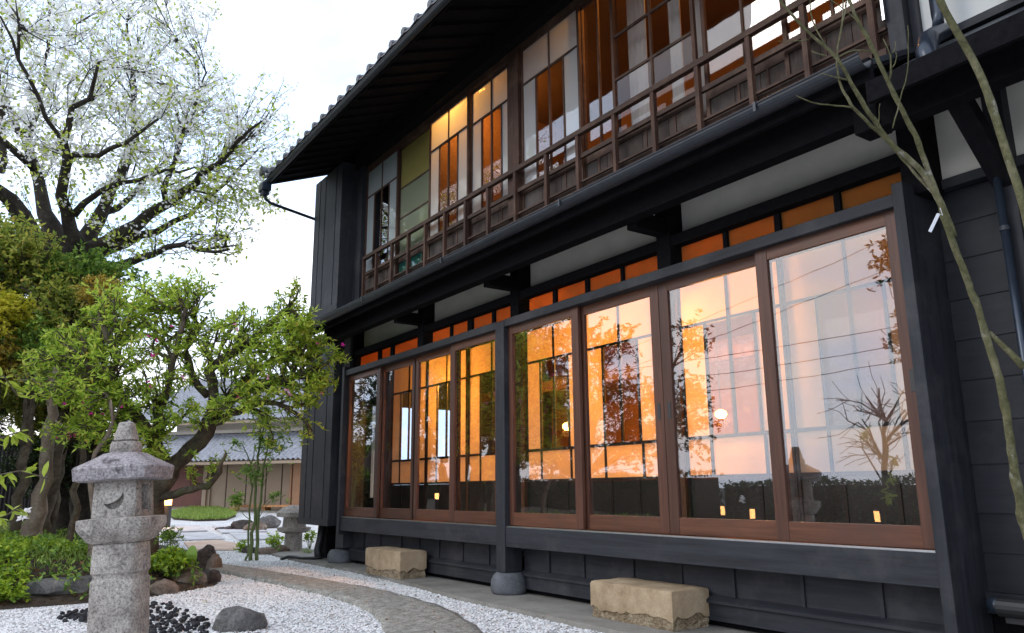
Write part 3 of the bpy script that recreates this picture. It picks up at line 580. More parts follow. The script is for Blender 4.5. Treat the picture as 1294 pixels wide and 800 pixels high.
# eave tiles: one cover tile and one pan tile per column, shared meshes
def tile_col(name, mb): 
    o = part(mb, name, M['darktile'], smooth=False); return o
def cover(x): # half-round with a round end disc
    mb = MB(); n = 8; sl = 0.405
    rings = []
    for y, r in ((EY-0.135, 0.042), (EY-0.11, 0.045), (EY-0.108, 0.037), (EY+1.3, 0.037)):
        z = EZ+0.112+(y-EY)*sl; rings.append([(x+r*math.cos(2*math.pi*k/n), y, z+r*math.sin(2*math.pi*k/n)) for k in range(n)])
    return mb.rings(rings)
c0 = tile_col('cover_tile', cover(-10.93)); 
def pan(x):
    mb = MB(); n = 6; sl = 0.405; vs = []
    for y in (EY-0.13, EY+1.3):
        for k in range(n+1):
            t = k/n; vs.append((x+0.28*t, y, EZ+0.10+(y-EY)*sl-0.025*math.sin(math.pi*t)))
    for k in range(n+1): t = k/n; vs.append((x+0.28*t, EY-0.13, EZ+0.035-0.03*math.sin(math.pi*t)))
    fs = [(k, k+1, n+2+k, n+1+k) for k in range(n)] + [(2*n+2+k, 2*n+3+k, k+1, k) for k in range(n)]
    return mb.add(vs, fs)
p0 = tile_col('pan_tile', pan(-10.93))
for k in range(1, 48):
    for o in (c0, p0):
        c = o.copy(); COL.objects.link(c); c.parent = H; c.location = (0.28*k, 0, 0.004*random.random())
# verge at the left end
part(quad_slab(-11.08, -11.0, EY, EZ+0.0, 3.4, EZ+1.75, 0.16), 'verge_board', M['soffit'])
vt = part(MB().tube([(-11.04, EY-0.08, EZ+0.16), (-11.04, EY+1.3, EZ+0.16+1.38*0.405)], 0.07, 8), 'verge_tile', M['darktile'])
part(MB().tube([(-11.05, EY-0.10, EZ+0.17), (-11.05, EY-0.16, EZ+0.17)], [0.075, 0.085], 12), 'tile_end', M['darktile'])
part(MB().box(-11.10, -10.90, EY-0.17, EY-0.03, EZ-0.16, EZ-0.04).box(-11.07, -10.93, EY-0.15, EY-0.05, EZ-0.22, EZ-0.16), 'rain_hopper', M['pipe'], bevel=0.01)
part(MB().tube([(-11.0, EY-0.10, EZ-0.2), (-11.0, EY-0.08, EZ-0.27), (-11.05, EY+0.02, EZ-0.30), (-11.26, -0.14, 5.16), (-11.27, -0.05, 5.08), (-11.27, -0.05, 3.4)], 0.024, 8), 'leader_pipe', M['pipe'], smooth=True)
# drain pipe under the lower shutter box
part(MB().tube([(-10.9, 0.05, 0.6), (-10.9, 0.03, 0.35), (-10.86, -0.02, 0.2), (-10.8, -0.02, 0.08)], 0.055, 10), 'drain_pipe', M['cable'], smooth=True)
part(MB().tube([(-10.35, 0.08, 0.56), (-10.35, 0.08, 0.08)], 0.05, 10), 'drain_pipe', M['cable'], smooth=True)
part(bx(-11.2, -10.9, 0.12, 0.3, 0.08, 0.6), 'support_post', M['soffit']); part(bx(-10.25, -10.05, 0.02, 0.22, 0.27, 0.6), 'support_post', M['black_z'])
# ------------- rooms
part(bx(-11.2, -2.16, 0.06, 1.6, 0.56, 0.62), 'corridor_floor', M['inwood']); part(bx(-11.2, -2.16, 1.6, 7.0, 0.56, 0.60), 'room_floor', M['tatami'])
part(bx(-11.2, -2.16, 0.22, 7.0, 3.05, 3.12), 'room_ceiling', M['inwood']); part(bx(-11.2, -2.16, 0.24, 7.0, 3.44, 3.48), 'upper_floor', M['inwood'])
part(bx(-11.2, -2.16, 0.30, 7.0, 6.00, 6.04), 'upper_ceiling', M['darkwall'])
part(bx(-11.2, -6.0, 4.4, 4.45, 0.6, 3.05), 'room_wall', M['inplaster']); part(bx(-6.0, -2.2, 4.4, 4.45, 0.6, 3.05), 'room_wall', M['darkwall']); part(bx(-3.76, -3.70, 1.05, 4.4, 0.62, 3.05), 'room_wall', M['darkwall']); part(bx(-11.2, -2.2, 2.6, 2.65, 3.48, 6.0), 'room_wall', M['darkwall'])  # partition in mid room added to keep lamp light from the right screen
part(bx(-2.15, -2.10, 0.28, 4.4, 0.6, 3.05), 'room_wall', M['inplaster']); part(bx(-2.15, -2.10, 0.24, 2.6, 3.48, 6.0), 'room_wall', M['inplaster'])
for x in (-8.5, -5.0): part(bx(x-0.06, x+0.06, 2.9, 3.02, 0.6, 3.05), 'room_post', M['inwood'])
part(bx(-11.2, -2.15, 2.9, 3.0, 2.45, 2.6), 'room_beam', M['inwood'])
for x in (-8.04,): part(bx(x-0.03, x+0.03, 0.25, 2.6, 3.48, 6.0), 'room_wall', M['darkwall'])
# inner screens with paper and clear panes
YS = 1.0
M['curtain'] = plain('grey_curtain', (0.30, 0.27, 0.25), 0.9, namp=.08)
def screen(x0, x1, y=YS):
    f = 0.022; mb = MB().box(x0, x0+f, y-0.014, y+0.014, 0.62, 2.82).box(x1-f, x1, y-0.014, y+0.014, 0.62, 2.82)
    s = part(mb, 'inner_screen', M['darkbar']); a, b = x0+f, x1-f; c = (a+b)/2; q = (b-a)/4
    for z, h in ((2.805, 0.03), (2.418, 0.024), (1.425, 0.028), (1.095, 0.026), (0.65, 0.06)): part(bx(a, b, y-0.012, y+0.012, z-h/2, z+h/2), 'screen_bar', M['darkbar'], s)
    for x, za, zb in ((c, 1.44, 2.79), (a+q, 1.44, 2.406), (b-q, 1.44, 2.406), (a+q, 1.108, 1.411), (b-q*0.9, 1.108, 1.411), (a+q*1.3, 0.68, 1.08), (b-q*1.2, 0.68, 1.08)): part(bx(x-0.014, x+0.014, y-0.010, y+0.010, za, zb), 'screen_bar', M['darkbar'], s)
    P_ = lambda xa, xb, za, zb, mt, nm: part(bx(xa, xb, y-0.0015, y+0.0015, za, zb), nm, mt, s)
    P_(a, c-0.011, 2.43, 2.79, M['paper'], 'paper_panel'); P_(c+0.011, b, 2.43, 2.79, M['paper'], 'paper_panel')
    P_(a, a+q-0.011, 1.44, 2.406, M['paper'], 'paper_panel'); P_(b-q+0.011, b, 1.44, 2.406, M['paper'], 'paper_panel')
    P_(a+q+0.011, c-0.011, 1.44, 2.406, M['inglass'], 'pane'); P_(c+0.011, b-q-0.011, 1.44, 2.406, M['inglass'], 'pane')
    P_(a, a+q-0.011, 1.108, 1.411, M['paper'], 'paper_panel'); P_(a+q+0.011, b-q*0.9-0.011, 1.108, 1.411, M['paper'], 'paper_panel'); P_(b-q*0.9+0.011, b, 1.108, 1.411, M['paper'], 'paper_panel')
    P_(a, b, 0.68, 1.08, M['darkpanel'], 'lower_panel')
M['darkpanel'] = plain('dark_lacquer_panel', (0.03, 0.026, 0.022), 0.3)
for a, b in ((-10.70, -9.62), (-9.60, -8.54), (-8.50, -7.42), (-7.23, -6.20), (-6.18, -5.12), (-4.83, -3.73), (-3.72, -2.60)): screen(a, b)
for a, b in ((-7.42, -7.23), (-5.12, -4.83), (-2.60, -2.15), (-11.2, -10.7)): part(bx(a, b, YS-0.05, YS+0.05, 0.62, 2.82), 'room_post', M['inwood'])
part(bx(-11.2, -2.15, YS-0.03, YS+0.03, 2.82, 3.05), 'room_beam', M['inwood'])
# lit lamps inside
def pendant(x, y, zc, r, power, label, ztop, shade='paper'):
    e = empty('pendant_lamp', (x, y, zc), label, 'pendant lamp', 'lit pendant lamps inside the house')
    n = 12; rings = [[(x+rr*math.cos(2*math.pi*k/n), y+rr*math.sin(2*math.pi*k/n), zc+dz) for k in range(n)] for rr, dz in ((r*0.5, -r*0.7), (r, -r*0.2), (r*0.95, r*0.3), (r*0.45, r*0.75))]
    MB().rings(rings, cap=False).build('lamp_shade', M['paper'], e, smooth=True)
    rb = r*0.3; rings = [[(x+rb*math.sin(a)*math.cos(2*math.pi*k/8), y+rb*math.sin(a)*math.sin(2*math.pi*k/8), zc-rb*math.cos(a)) for k in range(8)] for a in np.linspace(0.15, 3.0, 6)]
    MB().rings(rings).build('bulb', M['bulb'], e, smooth=True)
    MB().tube([(x, y, zc+r*0.7), (x, y, ztop)], 0.006, 5).build('cord', M['cable'], e)
    L = bpy.data.lights.new('lamp_light', 'POINT'); L.energy = power; L.color = WARM; L.shadow_soft_size = 0.08
    lo = bpy.data.objects.new('lamp_light', L); COL.objects.link(lo); lo.parent = e; lo.location = (0, 0, -r*0.9)
pendant(-4.72, 1.22, 2.63, 0.10, 260, 'lamp right behind the glowing paper transom of the third large glass door', 3.05)
pendant(-5.45, 2.2, 1.75, 0.06, 120, 'low round lamp seen through the third large glass door', 3.05)
pendant(-8.0, 2.2, 1.80, 0.07, 75, 'low round lamp seen through the first large glass door', 3.05)
pendant(-9.0, 1.24, 2.62, 0.10, 230, 'lamp near the ceiling behind the narrow left doors', 3.05)
pendant(-6.3, 1.5, 2.70, 0.10, 110, 'lamp near the ceiling behind the second large door', 3.05)
pendant(-3.1, 2.4, 2.62, 0.10, 38, 'lamp behind the rightmost large glass door', 3.05)
pendant(-7.6, 3.4, 2.25, 0.10, 60, 'lamp deep in the lower room behind the second large glass door', 3.05)
def ceiling_lamp(x, y, z, power, label):
    e = empty('ceiling_lamp', (x, y, z), label, 'ceiling lamp', 'lit ceiling lamps inside the upper storey')
    MB().tube([(x,y,z-0.05),(x,y,z+0.045)], [0.10,0.13], 12).build('lamp_shade', M['paper'], e); L = bpy.data.lights.new('lamp_light', 'POINT'); L.energy = power; L.color = WARM; L.shadow_soft_size = 0.08
    lo = bpy.data.objects.new('lamp_light', L); COL.objects.link(lo); lo.parent = e; lo.location = (0, 0, -0.12)
ceiling_lamp(-7.55, 0.52, 5.95, 170, 'ceiling lamp behind the bright orange upper windows'); ceiling_lamp(-4.2, 0.55, 5.95, 90, 'ceiling lamp behind the barred upper window'); ceiling_lamp(-2.9, 1.0, 5.95, 40, 'ceiling lamp at the right end of the upper storey')
# curtains behind the barred window
for k, (a, b) in enumerate([(-4.62,-4.38),(-4.12,-3.98),(-3.86,-3.72)]):
    vs = []; n = 12
    for z in (3.72, 5.6):
        for i in range(n+1): vs.append((a+(b-a)*i/n, 0.30+0.015*math.sin(i*1.9), z))
    part(MB().add(vs, [(i, i+1, n+2+i, n+1+i) for i in range(n)]), 'curtain', M['curtain'], smooth=True)
#PART3
# ------------------------------------------------------------------ plants
def leaves(P, D, L, Wd, fold=0.25, droop=0.0):
    """diamond leaves: P base points, D directions, L lengths, Wd widths"""
    P = np.asarray(P, float); D = np.asarray(D, float); D /= np.linalg.norm(D, axis=1)[:,None]+1e-9; n = len(P)
    up = rng.normal(0, 0.45, (n,3)); up[:,2] += 1
    S = np.cross(D, up); S /= np.linalg.norm(S, axis=1)[:,None]+1e-9; U = np.cross(S, D)
    L = np.broadcast_to(L, n)[:,None]; Wd = np.broadcast_to(Wd, n)[:,None]
    tip = P+D*L - U*L*droop; mid = P+D*L*0.5 - U*L*droop*0.3
    V = np.stack([P, mid+S*Wd/2+U*Wd*fold, tip, mid-S*Wd/2+U*Wd*fold], 1)
    F = np.array([(0,1,2,3)])[None]+4*np.arange(n)[:,None,None]
    return V.reshape(-1,3), F.reshape(-1,4)
def tris_join(parts):
    vs = []; fs = []; b = 0
    for v, f in parts: vs.append(v); fs.append(f+b); b += len(v)
    return np.vstack(vs), np.vstack(fs)
def grow(limbs, targets, step=0.25, r_tip=0.006, expo=0.5, rk=1.0, wig=0.25, up=0.0):
    """limbs: list of (points, radii); targets: points to reach. Returns polylines with radii"""
    nodes = []; par = []; rad0 = []
    for pts_, rr in limbs:
        pts_ = np.array(pts_, float); d = np.r_[0, np.cumsum(np.linalg.norm(np.diff(pts_, axis=0), axis=1))]; n = max(2, int(d[-1]/step)); t = np.linspace(0, d[-1], n+1)
        q = np.stack([np.interp(t, d, pts_[:,i]) for i in range(3)], 1); r_ = np.interp(t, d, rr)
        if len(pts_) > 2:
            for _ in range(2): q[1:-1] = (q[:-2]+2*q[1:-1]+q[2:])/4
        q[1:-1] += rng.normal(0, 0.10, (len(q)-2, 3))*step
        link = -1
        if nodes:
            A = np.array(nodes); link = int(np.argmin(((A-q[0])**2).sum(1)))
        for i in range(len(q)):
            nodes.append(q[i]); par.append(link if i == 0 else len(nodes)-2); rad0.append(r_[i])
    n0 = len(nodes); A = np.zeros((n0+len(targets)*12+10, 3)); A[:n0] = nodes; cnt = n0
    T = np.array(targets); dd = np.array([((A[:n0]-t)**2).sum(1).min() for t in T]); T = T[np.argsort(dd)]
    chains = []; tips = []
    for t in T:
        d2 = ((A[:cnt]-t)**2).sum(1); k = int(np.argmin(d2)); D = math.sqrt(d2[k])
        if D < step*0.6: tips.append((t, k)); continue
        # back up the parent a little for natural forks
        for _ in range(2):
            if par[k] >= 0 and rng.random() < 0.6: k = par[k]
        a = A[k].copy(); D = np.linalg.norm(t-a); m_ = min(10, max(1, int(D/step))); prev = k; ch = [k]
        bend = rng.normal(0, 1, 3)*D*0.12*wig*4; bend[2] -= up*D
        for i in range(1, m_+1):
            s = i/m_; p = a+(t-a)*s+bend*math.sin(math.pi*s)*0.5 + rng.normal(0, 1, 3)*step*wig*0.22*(i < m_)
            A[cnt] = p; par.append(prev); rad0.append(0); prev = cnt; ch.append(cnt); cnt += 1
        chains.append(ch); tips.append((t, prev))
    w = np.zeros(cnt)
    for t, k in tips: w[k] += 1
    for k in range(cnt-1, -1, -1):
        if par[k] >= 0: w[par[k]] += w[k]
    rad = np.maximum(np.array(rad0[:cnt]), r_tip*np.maximum(1, w)**expo*rk)
    return A[:cnt], par, rad, chains, tips, n0
def tree_mesh(limbs, A, rad, chains, n0, step, name, mat, parent, sides=(8, 4), limb_parts=True):
    mb = MB(); k = 0
    for pts_, rr in limbs:
        d = np.linalg.norm(np.diff(np.array(pts_, float), axis=0), axis=1).sum(); n = max(2, int(d/step))+1
        idx = list(range(k, k+n)); k += n
        mb.tube(A[idx], list(rad[idx]), sides[0])
    t = mb.build(name, mat, parent, smooth=True)
    mb = MB()
    for ch in chains:
        r_ = [rad[c] for c in ch]; r_[0] = min(r_[0], r_[1]*1.25); mb.tube(A[ch], r_, sides[1] if max(r_) > 0.02 else 3, cap=False)
    if chains: mb.build('twigs', mat, parent, smooth=True)
    return t
def LP(pxs, d, jit=0.0):   # pixel path at depth(s) d -> 3d points
    if np.isscalar(d): d = [d]*len(pxs)
    return [pt(u, v, dd) for (u, v), dd in zip(pxs, d)]
def blob(u, v, ru, rv, d, rd, n, shell=0.5):
    P = rng.normal(0, 1, (n,3)); P /= np.linalg.norm(P, axis=1)[:,None]; P *= (shell+(1-shell)*rng.random((n,1)))
    c = pt(u, v, d); s = d/F_PX
    return c + P[:,:1]*ru*s*CR + P[:,1:2]*rv*s*CU + P[:,2:]*rd*CF

# ---- the big cherry tree in white blossom
CB = pt(95, 680, 12.5); CB[2] = bedz(CB[0], CB[1])
cherry = empty('cherry_tree', CB, 'big old cherry tree with white blossom and fan of dark limbs at upper left', 'tree')
J = pt(92, 335, 12.5)
limbs = [([CB-np.array([0,0,.2]), CB+np.array([0,0,0.35]), pt(92,560,12.5), pt(95,430,12.5), J], [0.62, 0.46, 0.40, 0.36, 0.38]),
 (LP([(92,345),(47,321),(31,285),(19,257),(-20,225),(-80,190)], [12.5,12.3,12.1,11.9,11.6,11.2]), [0.26,0.22,0.19,0.17,0.12,0.07]),
 (LP([(95,345),(71,314),(62,285),(57,262),(45,214),(36,181),(20,150),(0,120)], [12.5,12.5,12.6,12.7,12.9,13.1,13.3,13.5]), [0.30,0.22,0.19,0.17,0.14,0.12,0.09,0.05]),
 (LP([(60,310),(45,285),(22,262),(0,240)], 12.9), [0.14,0.12,0.1,0.08]),
 (LP([(45,214),(30,195),(7,183),(-20,160)], [12.9,12.7,12.5,12.3]), [0.11,0.10,0.09,0.05]),
 (LP([(98,330),(95,304),(88,275),(78,254),(76,240),(83,197),(80,170),(78,155),(90,140),(107,123),(118,98),(125,78)], [12.5,12.2,12,11.9,11.8,11.6,11.5,11.4,11.3,11.2,11,10.9]), [0.18,0.14,0.12,0.12,0.12,0.11,0.09,0.08,0.07,0.06,0.04,0.03]),
 (LP([(83,197),(100,202),(119,199),(140,194),(158,183),(176,167),(200,150)], [11.6,11.5,11.4,11.3,11.2,11.1,11.0]), [0.07,0.065,0.06,0.055,0.05,0.04,0.02]),
 (LP([(100,335),(104,307),(118,285),(128,269),(138,250),(147,228),(158,205),(166,188),(176,164),(170,120),(160,60),(165,10)], [12.5,12.6,12.7,12.8,12.9,13,13.1,13.2,13.3,13.5,13.8,14]), [0.24,0.19,0.17,0.17,0.16,0.15,0.14,0.13,0.11,0.08,0.05,0.03]),
 (LP([(93,272),(104,258),(114,250),(128,238),(142,233),(173,224),(200,222),(225,217),(250,210)], [12,12,12,12,12,11.9,11.8,11.7,11.6]), [0.08,0.075,0.07,0.065,0.06,0.05,0.045,0.035,0.02]),
 (LP([(100,335),(120,315),(142,302),(160,296),(176,283),(190,270),(210,256),(235,243),(252,233),(262,222),(270,210),(282,198),(292,185),(302,178),(312,175),(322,166),(331,153)], [12.5]*5+[12.3,12.1,12,11.9,11.8,11.7,11.6,11.5,11.4,11.3,11.2,11.1]), [0.22,0.18,0.16,0.15,0.13,0.12,0.11,0.1,0.09,0.08,0.07,0.06,0.06,0.05,0.04,0.03,0.02]),
 (LP([(110,325),(152,307),(175,300),(200,292),(222,285),(245,272),(262,250),(280,232),(299,214),(318,200),(330,185)], [12.6,12.8,12.9,13,13.1,13.2,13.2,13.2,13.2,13.2,13.2]), [0.14,0.10,0.09,0.08,0.07,0.065,0.06,0.05,0.04,0.03,0.015]),
 (LP([(120,345),(159,335),(180,326),(200,316),(217,306),(245,316),(270,318),(290,315)], [12.3,12.2,12.1,12,11.9,11.8,11.7,11.6]), [0.09,0.07,0.06,0.05,0.045,0.035,0.025,0.015]),
 (LP([(128,269),(150,262),(165,258),(178,230),(190,215),(205,205),(215,195)], [12.8,13,13.2,13.4,13.5,13.6,13.7]), [0.10,0.085,0.08,0.07,0.06,0.045,0.03]),
 (LP([(-20,225),(10,215),(0,120),(-10,40)], [11.6,12.5,12.6,12.8]), [0.09,0.09,0.06,0.03]),
 (LP([(36,181),(55,120),(60,60),(62,0)], [13.1,13.4,13.6,13.8]), [0.08,0.06,0.05,0.03]),
 (LP([(83,197),(62,150),(40,110),(15,60),(0,20)], [11.6,11.3,11,10.8,10.6]), [0.06,0.05,0.045,0.035,0.02]),
 (LP([(210,256),(205,225),(222,200),(235,170),(250,120),(262,90)], [12.1,12.2,12.3,12.3,12.4,12.5]), [0.05,0.045,0.04,0.035,0.025,0.015])]
tg = []
for (u, v, ru, rv, d, rd, n) in [(60,60,110,100,12.5,2.2,300),(150,90,90,90,12.5,2.2,300),(230,130,80,85,12.3,1.9,260),(300,170,62,62,12,1.5,170),(335,150,40,45,11.8,1.0,60),(300,240,55,55,12,1.3,110),(240,250,70,60,12.2,1.6,140),(150,200,80,80,12.3,2.0,180),(40,170,80,90,12.2,2.2,160),
    (-60,100,90,120,12.5,2.2,150),(80,-60,160,60,12.5,2.2,160),(210,20,60,50,12.6,1.6,120),(180,300,60,30,12.1,1.2,60),(265,305,60,30,11.9,1.0,60),(350,110,25,30,11.8,0.7,16)]:
    tg.append(blob(u, v, ru, rv, d, rd, n, 0.25))
tg = np.vstack(tg)
A, par_, rad, chains, tips, n0 = grow(limbs, tg, 0.28, 0.0052, 0.44, 1.0, 0.35)
k9 = np.clip((A[:,2]-J[2])/2.0, 0, 1); rad = rad*(1-0.38*np.clip(k9*2, 0, 1)); tree_mesh(limbs, A, rad, chains, n0, 0.28, 'trunk', M['bark'], cherry, (9, 4))
def along(A, chains, per, spread, skip=0.2):
    out_ = []
    for ch in chains:
        for i in range(len(ch)-1):
            k = rng.poisson(per*(1.3 if i > len(ch)//2-1 else 0.6))
            for _ in range(k): out_.append(A[ch[i]]+(A[ch[i+1]]-A[ch[i]])*rng.random())
        out_.append(A[ch[-1]])
    return np.array(out_)
cl = along(A, chains, 1.05, 0.1)
nb = 7; C = np.repeat(cl, nb, 0)+rng.normal(0, 0.045, (len(cl)*nb, 3)); keep = np.ones(len(C), bool)
# lower right boughs carry leaf more than blossom
low = (C[:,2] < 5.7+0.25*np.sin(C[:,1]*3)); keep &= ~(low & (rng.random(len(C)) < 0.66)); C = C[keep]
D = rng.normal(0, 1, C.shape)
tag(npmesh('blossom', *leaves(C, D, rng.uniform(0.042, 0.070, len(C)), rng.uniform(0.042, 0.062, len(C)), 0.15), M['blossom'], cherry), kind='stuff')
sel = cl[rng.random(len(cl)) < 0.85]; nb = 3; C = np.repeat(sel, nb, 0)+rng.normal(0, 0.06, (len(sel)*nb, 3)); low = C[:,2] < 5.9
extra = C[low]; C = np.vstack([C[rng.random(len(C)) < 0.7], extra+rng.normal(0, .07, extra.shape)]); D = rng.normal(0, 1, C.shape)
tag(npmesh('foliage', *leaves(C, D, rng.uniform(0.06, 0.10, len(C)), rng.uniform(0.035, 0.052, len(C)), 0.2), M['l_cherry'], cherry), kind='stuff')

# ---- rosette shrubs and trees
def rosettes(P, n, L, Wd, up=0.5, spread=1.0, droop=0.15):
    nP = len(P); ax = rng.normal(0, 0.45, (nP,3)); ax[:,2] += up; ax /= np.linalg.norm(ax, axis=1)[:,None]
    t1 = np.cross(ax, rng.normal(0,1,(nP,3))); t1 /= np.linalg.norm(t1, axis=1)[:,None]; t2 = np.cross(ax, t1)
    a = (np.arange(n)/n*2*math.pi)[None,:]+rng.uniform(0, 6.28, (nP,1)); a = a+rng.normal(0, 0.2, a.shape)
    el = rng.uniform(0.1, 0.75, (nP,n))
    D = (np.cos(a)[...,None]*t1[:,None]+np.sin(a)[...,None]*t2[:,None])*spread + ax[:,None]*el[...,None]
    PP = np.repeat(P, n, 0); Lr = L*np.repeat(rng.uniform(0.6, 1.15, nP), n)*rng.uniform(0.7, 1.15, nP*n); Wr = Wd*rng.uniform(0.8, 1.1, nP*n)
    return leaves(PP, D.reshape(-1,3), Lr, Wr, 0.2, droop)
AB = pt(188, 676, 9.3); AB[2] = bedz(AB[0], AB[1])
az = empty('rhododendron_tree', AB, 'leafy rhododendron tree with a few magenta flowers in front of the house corner', 'tree')
limbs = [([AB-np.array([0,0,.1])]+LP([(192,645),(203,612),(216,590),(240,568)], 9.3), [0.11,0.075,0.068,0.066,0.064]),
 (LP([(240,568),(255,556),(266,544),(270,522),(276,500),(262,470),(262,440)], [9.3,9.3,9.3,9.3,9.2,9.1,9.0]), [0.064,0.06,0.055,0.048,0.04,0.03,0.02]),
 (LP([(200,628),(222,624),(240,620),(262,613),(278,604),(277,594),(280,584),(286,572)], [9.3,9.2,9.1,9.0,8.9,8.9,8.9,8.9]), [0.055,0.048,0.045,0.042,0.040,0.03,0.02,0.014]),
 (LP([(215,600),(200,575),(190,550),(205,515),(215,470),(225,430),(235,400)], [9.3,9.2,9.1,9.0,9,9,9]), [0.06,0.052,0.048,0.04,0.034,0.025,0.015]),
 (LP([(190,550),(160,515),(140,480),(125,450)], [9.1,8.9,8.8,8.7]), [0.035,0.028,0.022,0.015]),
 (LP([(270,535),(300,520),(330,508),(350,505),(365,516),(380,527),(395,545)], [9.2,9.1,9,9,9,9,9]), [0.042,0.036,0.032,0.028,0.024,0.018,0.01]),
 (LP([(266,520),(300,498),(340,482),(375,478),(400,468),(425,450)], [9.2,9.1,9.1,9.1,9.1,9.1]), [0.038,0.032,0.028,0.024,0.018,0.009]),
 (LP([(262,470),(300,440),(330,425),(350,400),(372,385),(378,365)], [9.1,9.2,9.3,9.3,9.3,9.3]), [0.04,0.035,0.03,0.025,0.018,0.008]),
 (LP([(262,500),(240,470),(230,440),(262,400)], [9.3,9.5,9.6,9.6]), [0.045,0.04,0.03,0.015]),
 (LP([(285,514),(310,480),(350,450),(385,430)], [9.2,9.5,9.7,9.7]), [0.05,0.04,0.03,0.015])]
tg = []
for (u, v, ru, rv, d, rd, n) in [(150,395,52,40,9.2,.6,120),(205,385,48,36,9.3,.6,110),(240,372,32,28,9.3,.4,50),(95,440,45,30,8.9,.5,80),(150,450,50,30,8.9,.6,80),(205,440,45,35,9.2,.7,70),(110,490,62,28,8.7,.6,120),(60,455,25,18,8.8,.4,24),(170,500,45,28,8.8,.6,70),(130,540,50,28,8.6,.5,80),
   (185,560,30,30,8.7,.5,60),(265,425,35,35,9.3,.6,60),(320,415,45,30,9.3,.6,90),(358,395,22,26,9.3,.4,32),(376,375,9,22,9.3,.2,12),(300,460,40,28,9.2,.7,70),(350,450,45,32,9.2,.6,110),(390,440,25,26,9.2,.5,60),(400,478,28,22,9.1,.4,60),(424,447,9,9,9.1,.15,10),(372,415,24,20,8.9,.4,60),(385,402,10,10,8.9,.2,14),(340,490,45,20,9,.5,60),(300,510,45,18,8.9,.5,50),(380,505,24,14,9,.4,26),
   (255,520,30,20,9,.5,36),(230,480,30,18,9,.5,24),(345,535,26,10,9,.4,14),(382,545,14,18,9,.3,12),(270,590,12,14,8.9,.2,8),(240,600,12,12,9,.2,6),(215,525,26,16,8.9,.4,22),(80,540,20,16,8.6,.4,16),(345,560,10,10,9,.2,4)]:
    tg.append(blob(u, v, ru, rv, d, rd, n, 0.35))
tg = np.vstack(tg)
A, par_, rad, chains, tips, n0 = grow(limbs, tg, 0.13, 0.0055, 0.42, 1.0, 0.35)
tree_mesh(limbs, A, rad, chains, n0, 0.13, 'trunk', M['azbark'], az, (9, 4))
P = np.vstack([tg, (tg+rng.normal(0, 0.07, tg.shape))]); P = P[rng.random(len(P)) < 0.88]; 
tag(npmesh('foliage', *tris_join([rosettes(P, 6, 0.095, 0.028), leaves(*(lambda q: (q, rng.normal(0,1,q.shape)))(along(A, chains, 0.5, 0)), 0.075, 0.026)]), M['l_az'], az), kind='stuff')
def flower(u, v, d, r, mat, par):
    c = pt(u, v, d); vs, fs = rosettes(np.array([c]), 5, r, r*0.75, 0.4, 1.0, -0.1)
    q = npmesh('flower', vs, fs, mat, par); return q
for u, v in ((188,426),(197,430),(188,483),(195,450),(191,449),(200,448),(217,413),(93,550),(88,551),(71,554),(104,509),(114,523),(129,524),(82,512),(154,513),(301,503),(406,497),(402,435),(190,490),(433,437)): flower(u, v, 8.35 if u < 200 else 8.7, 0.036 if u not in (88,) else 0.055, M['magenta'], az)
for u, v in ((297,411),(299,417),(362,494),(366,500),(231,478),(338,477)): flower(u, v, 8.7, 0.05, M['pink'], az)

def simple_tree(name, label, base, top_blobs, limbs, leafL, leafW, mat, bark, nros=5, step=0.2, cat='tree', group=None, extra=1, foliage='foliage', rtip=0.005, cpl=0.4):
    e = empty(name, base, label, cat, group)
    tg = np.vstack(top_blobs); A, par_, rad, chains, tips, n0 = grow(limbs, tg, step, rtip, 0.45, 1.0, 0.3)
    tree_mesh(limbs, A, rad, chains, n0, step, 'trunk', bark, e, (7, 4))
    if mat:
        P = np.vstack([tg]+[tg+rng.normal(0, leafL*0.9, tg.shape) for _ in range(extra)])
        prt = [rosettes(P, nros, leafL, leafW)]
        if cpl: q = along(A, chains, cpl, 0); prt.append(leaves(q, rng.normal(0,1,q.shape), leafL*0.9, leafW*0.9))
        tag(npmesh(foliage, *tris_join(prt), mat, e), kind='stuff')
    return e
# foliage under the cherry: several shrubs of different leaf
def bush(name, label, u, v, ru, rv, d, rd, n, L, Wd, mat, extra=2, cat='shrub', group=None, nros=5, inner=0.3):
    b = pt(u, v+rv, d); g = bedz(b[0], b[1]); c = pt(u, v, d); base = np.array([c[0], c[1], g])
    limbs = [([base-np.array([0,0,.05]), (base+c)/2+rng.normal(0,.05,3), c], [0.05, 0.035, 0.015])]
    for k in range(3):
        o = c + rng.normal(0, 1, 3)*np.array([.3,.3,.2])*ru*d/F_PX*1.2; limbs.append(([(base+c)/2, (c+o)/2, o], [0.025, 0.018, 0.008]))
    return simple_tree(name, label, base, [blob(u, v, ru, rv, d, rd, n, inner)], limbs, L, Wd, mat, M['azbark'], nros, 0.2, cat, group, extra)
bush('shrub', 'tall olive-brown shrub filling the space under the cherry limbs', 85, 405, 90, 66, 10.9, .9, 520, 0.10, 0.042, M['l_olive'])
bush('shrub', 'green leafy shrub at the foot of the cherry fan of limbs', 100, 345, 75, 26, 11.3, .6, 330, 0.09, 0.04, M['l_mid'])
bush('shrub', 'dark green shrub at the far left edge under the cherry', 10, 325, 60, 55, 10.8, .8, 420, 0.09, 0.04, M['l_olive'])
bush('shrub', 'bright yellow-leaved shrub at the left edge', 4, 398, 24, 28, 10.0, .4, 190, 0.085, 0.04, M['l_yellow'])
bush('shrub', 'orange-brown leaved shrub at the left edge below the yellow one', 2, 452, 26, 26, 10.0, .4, 150, 0.09, 0.04, M['l_orange'])
bush('shrub', 'dark shrub behind the pale trunk', 75, 500, 75, 52, 10.8, .6, 520, 0.09, 0.04, M['l_olive'])
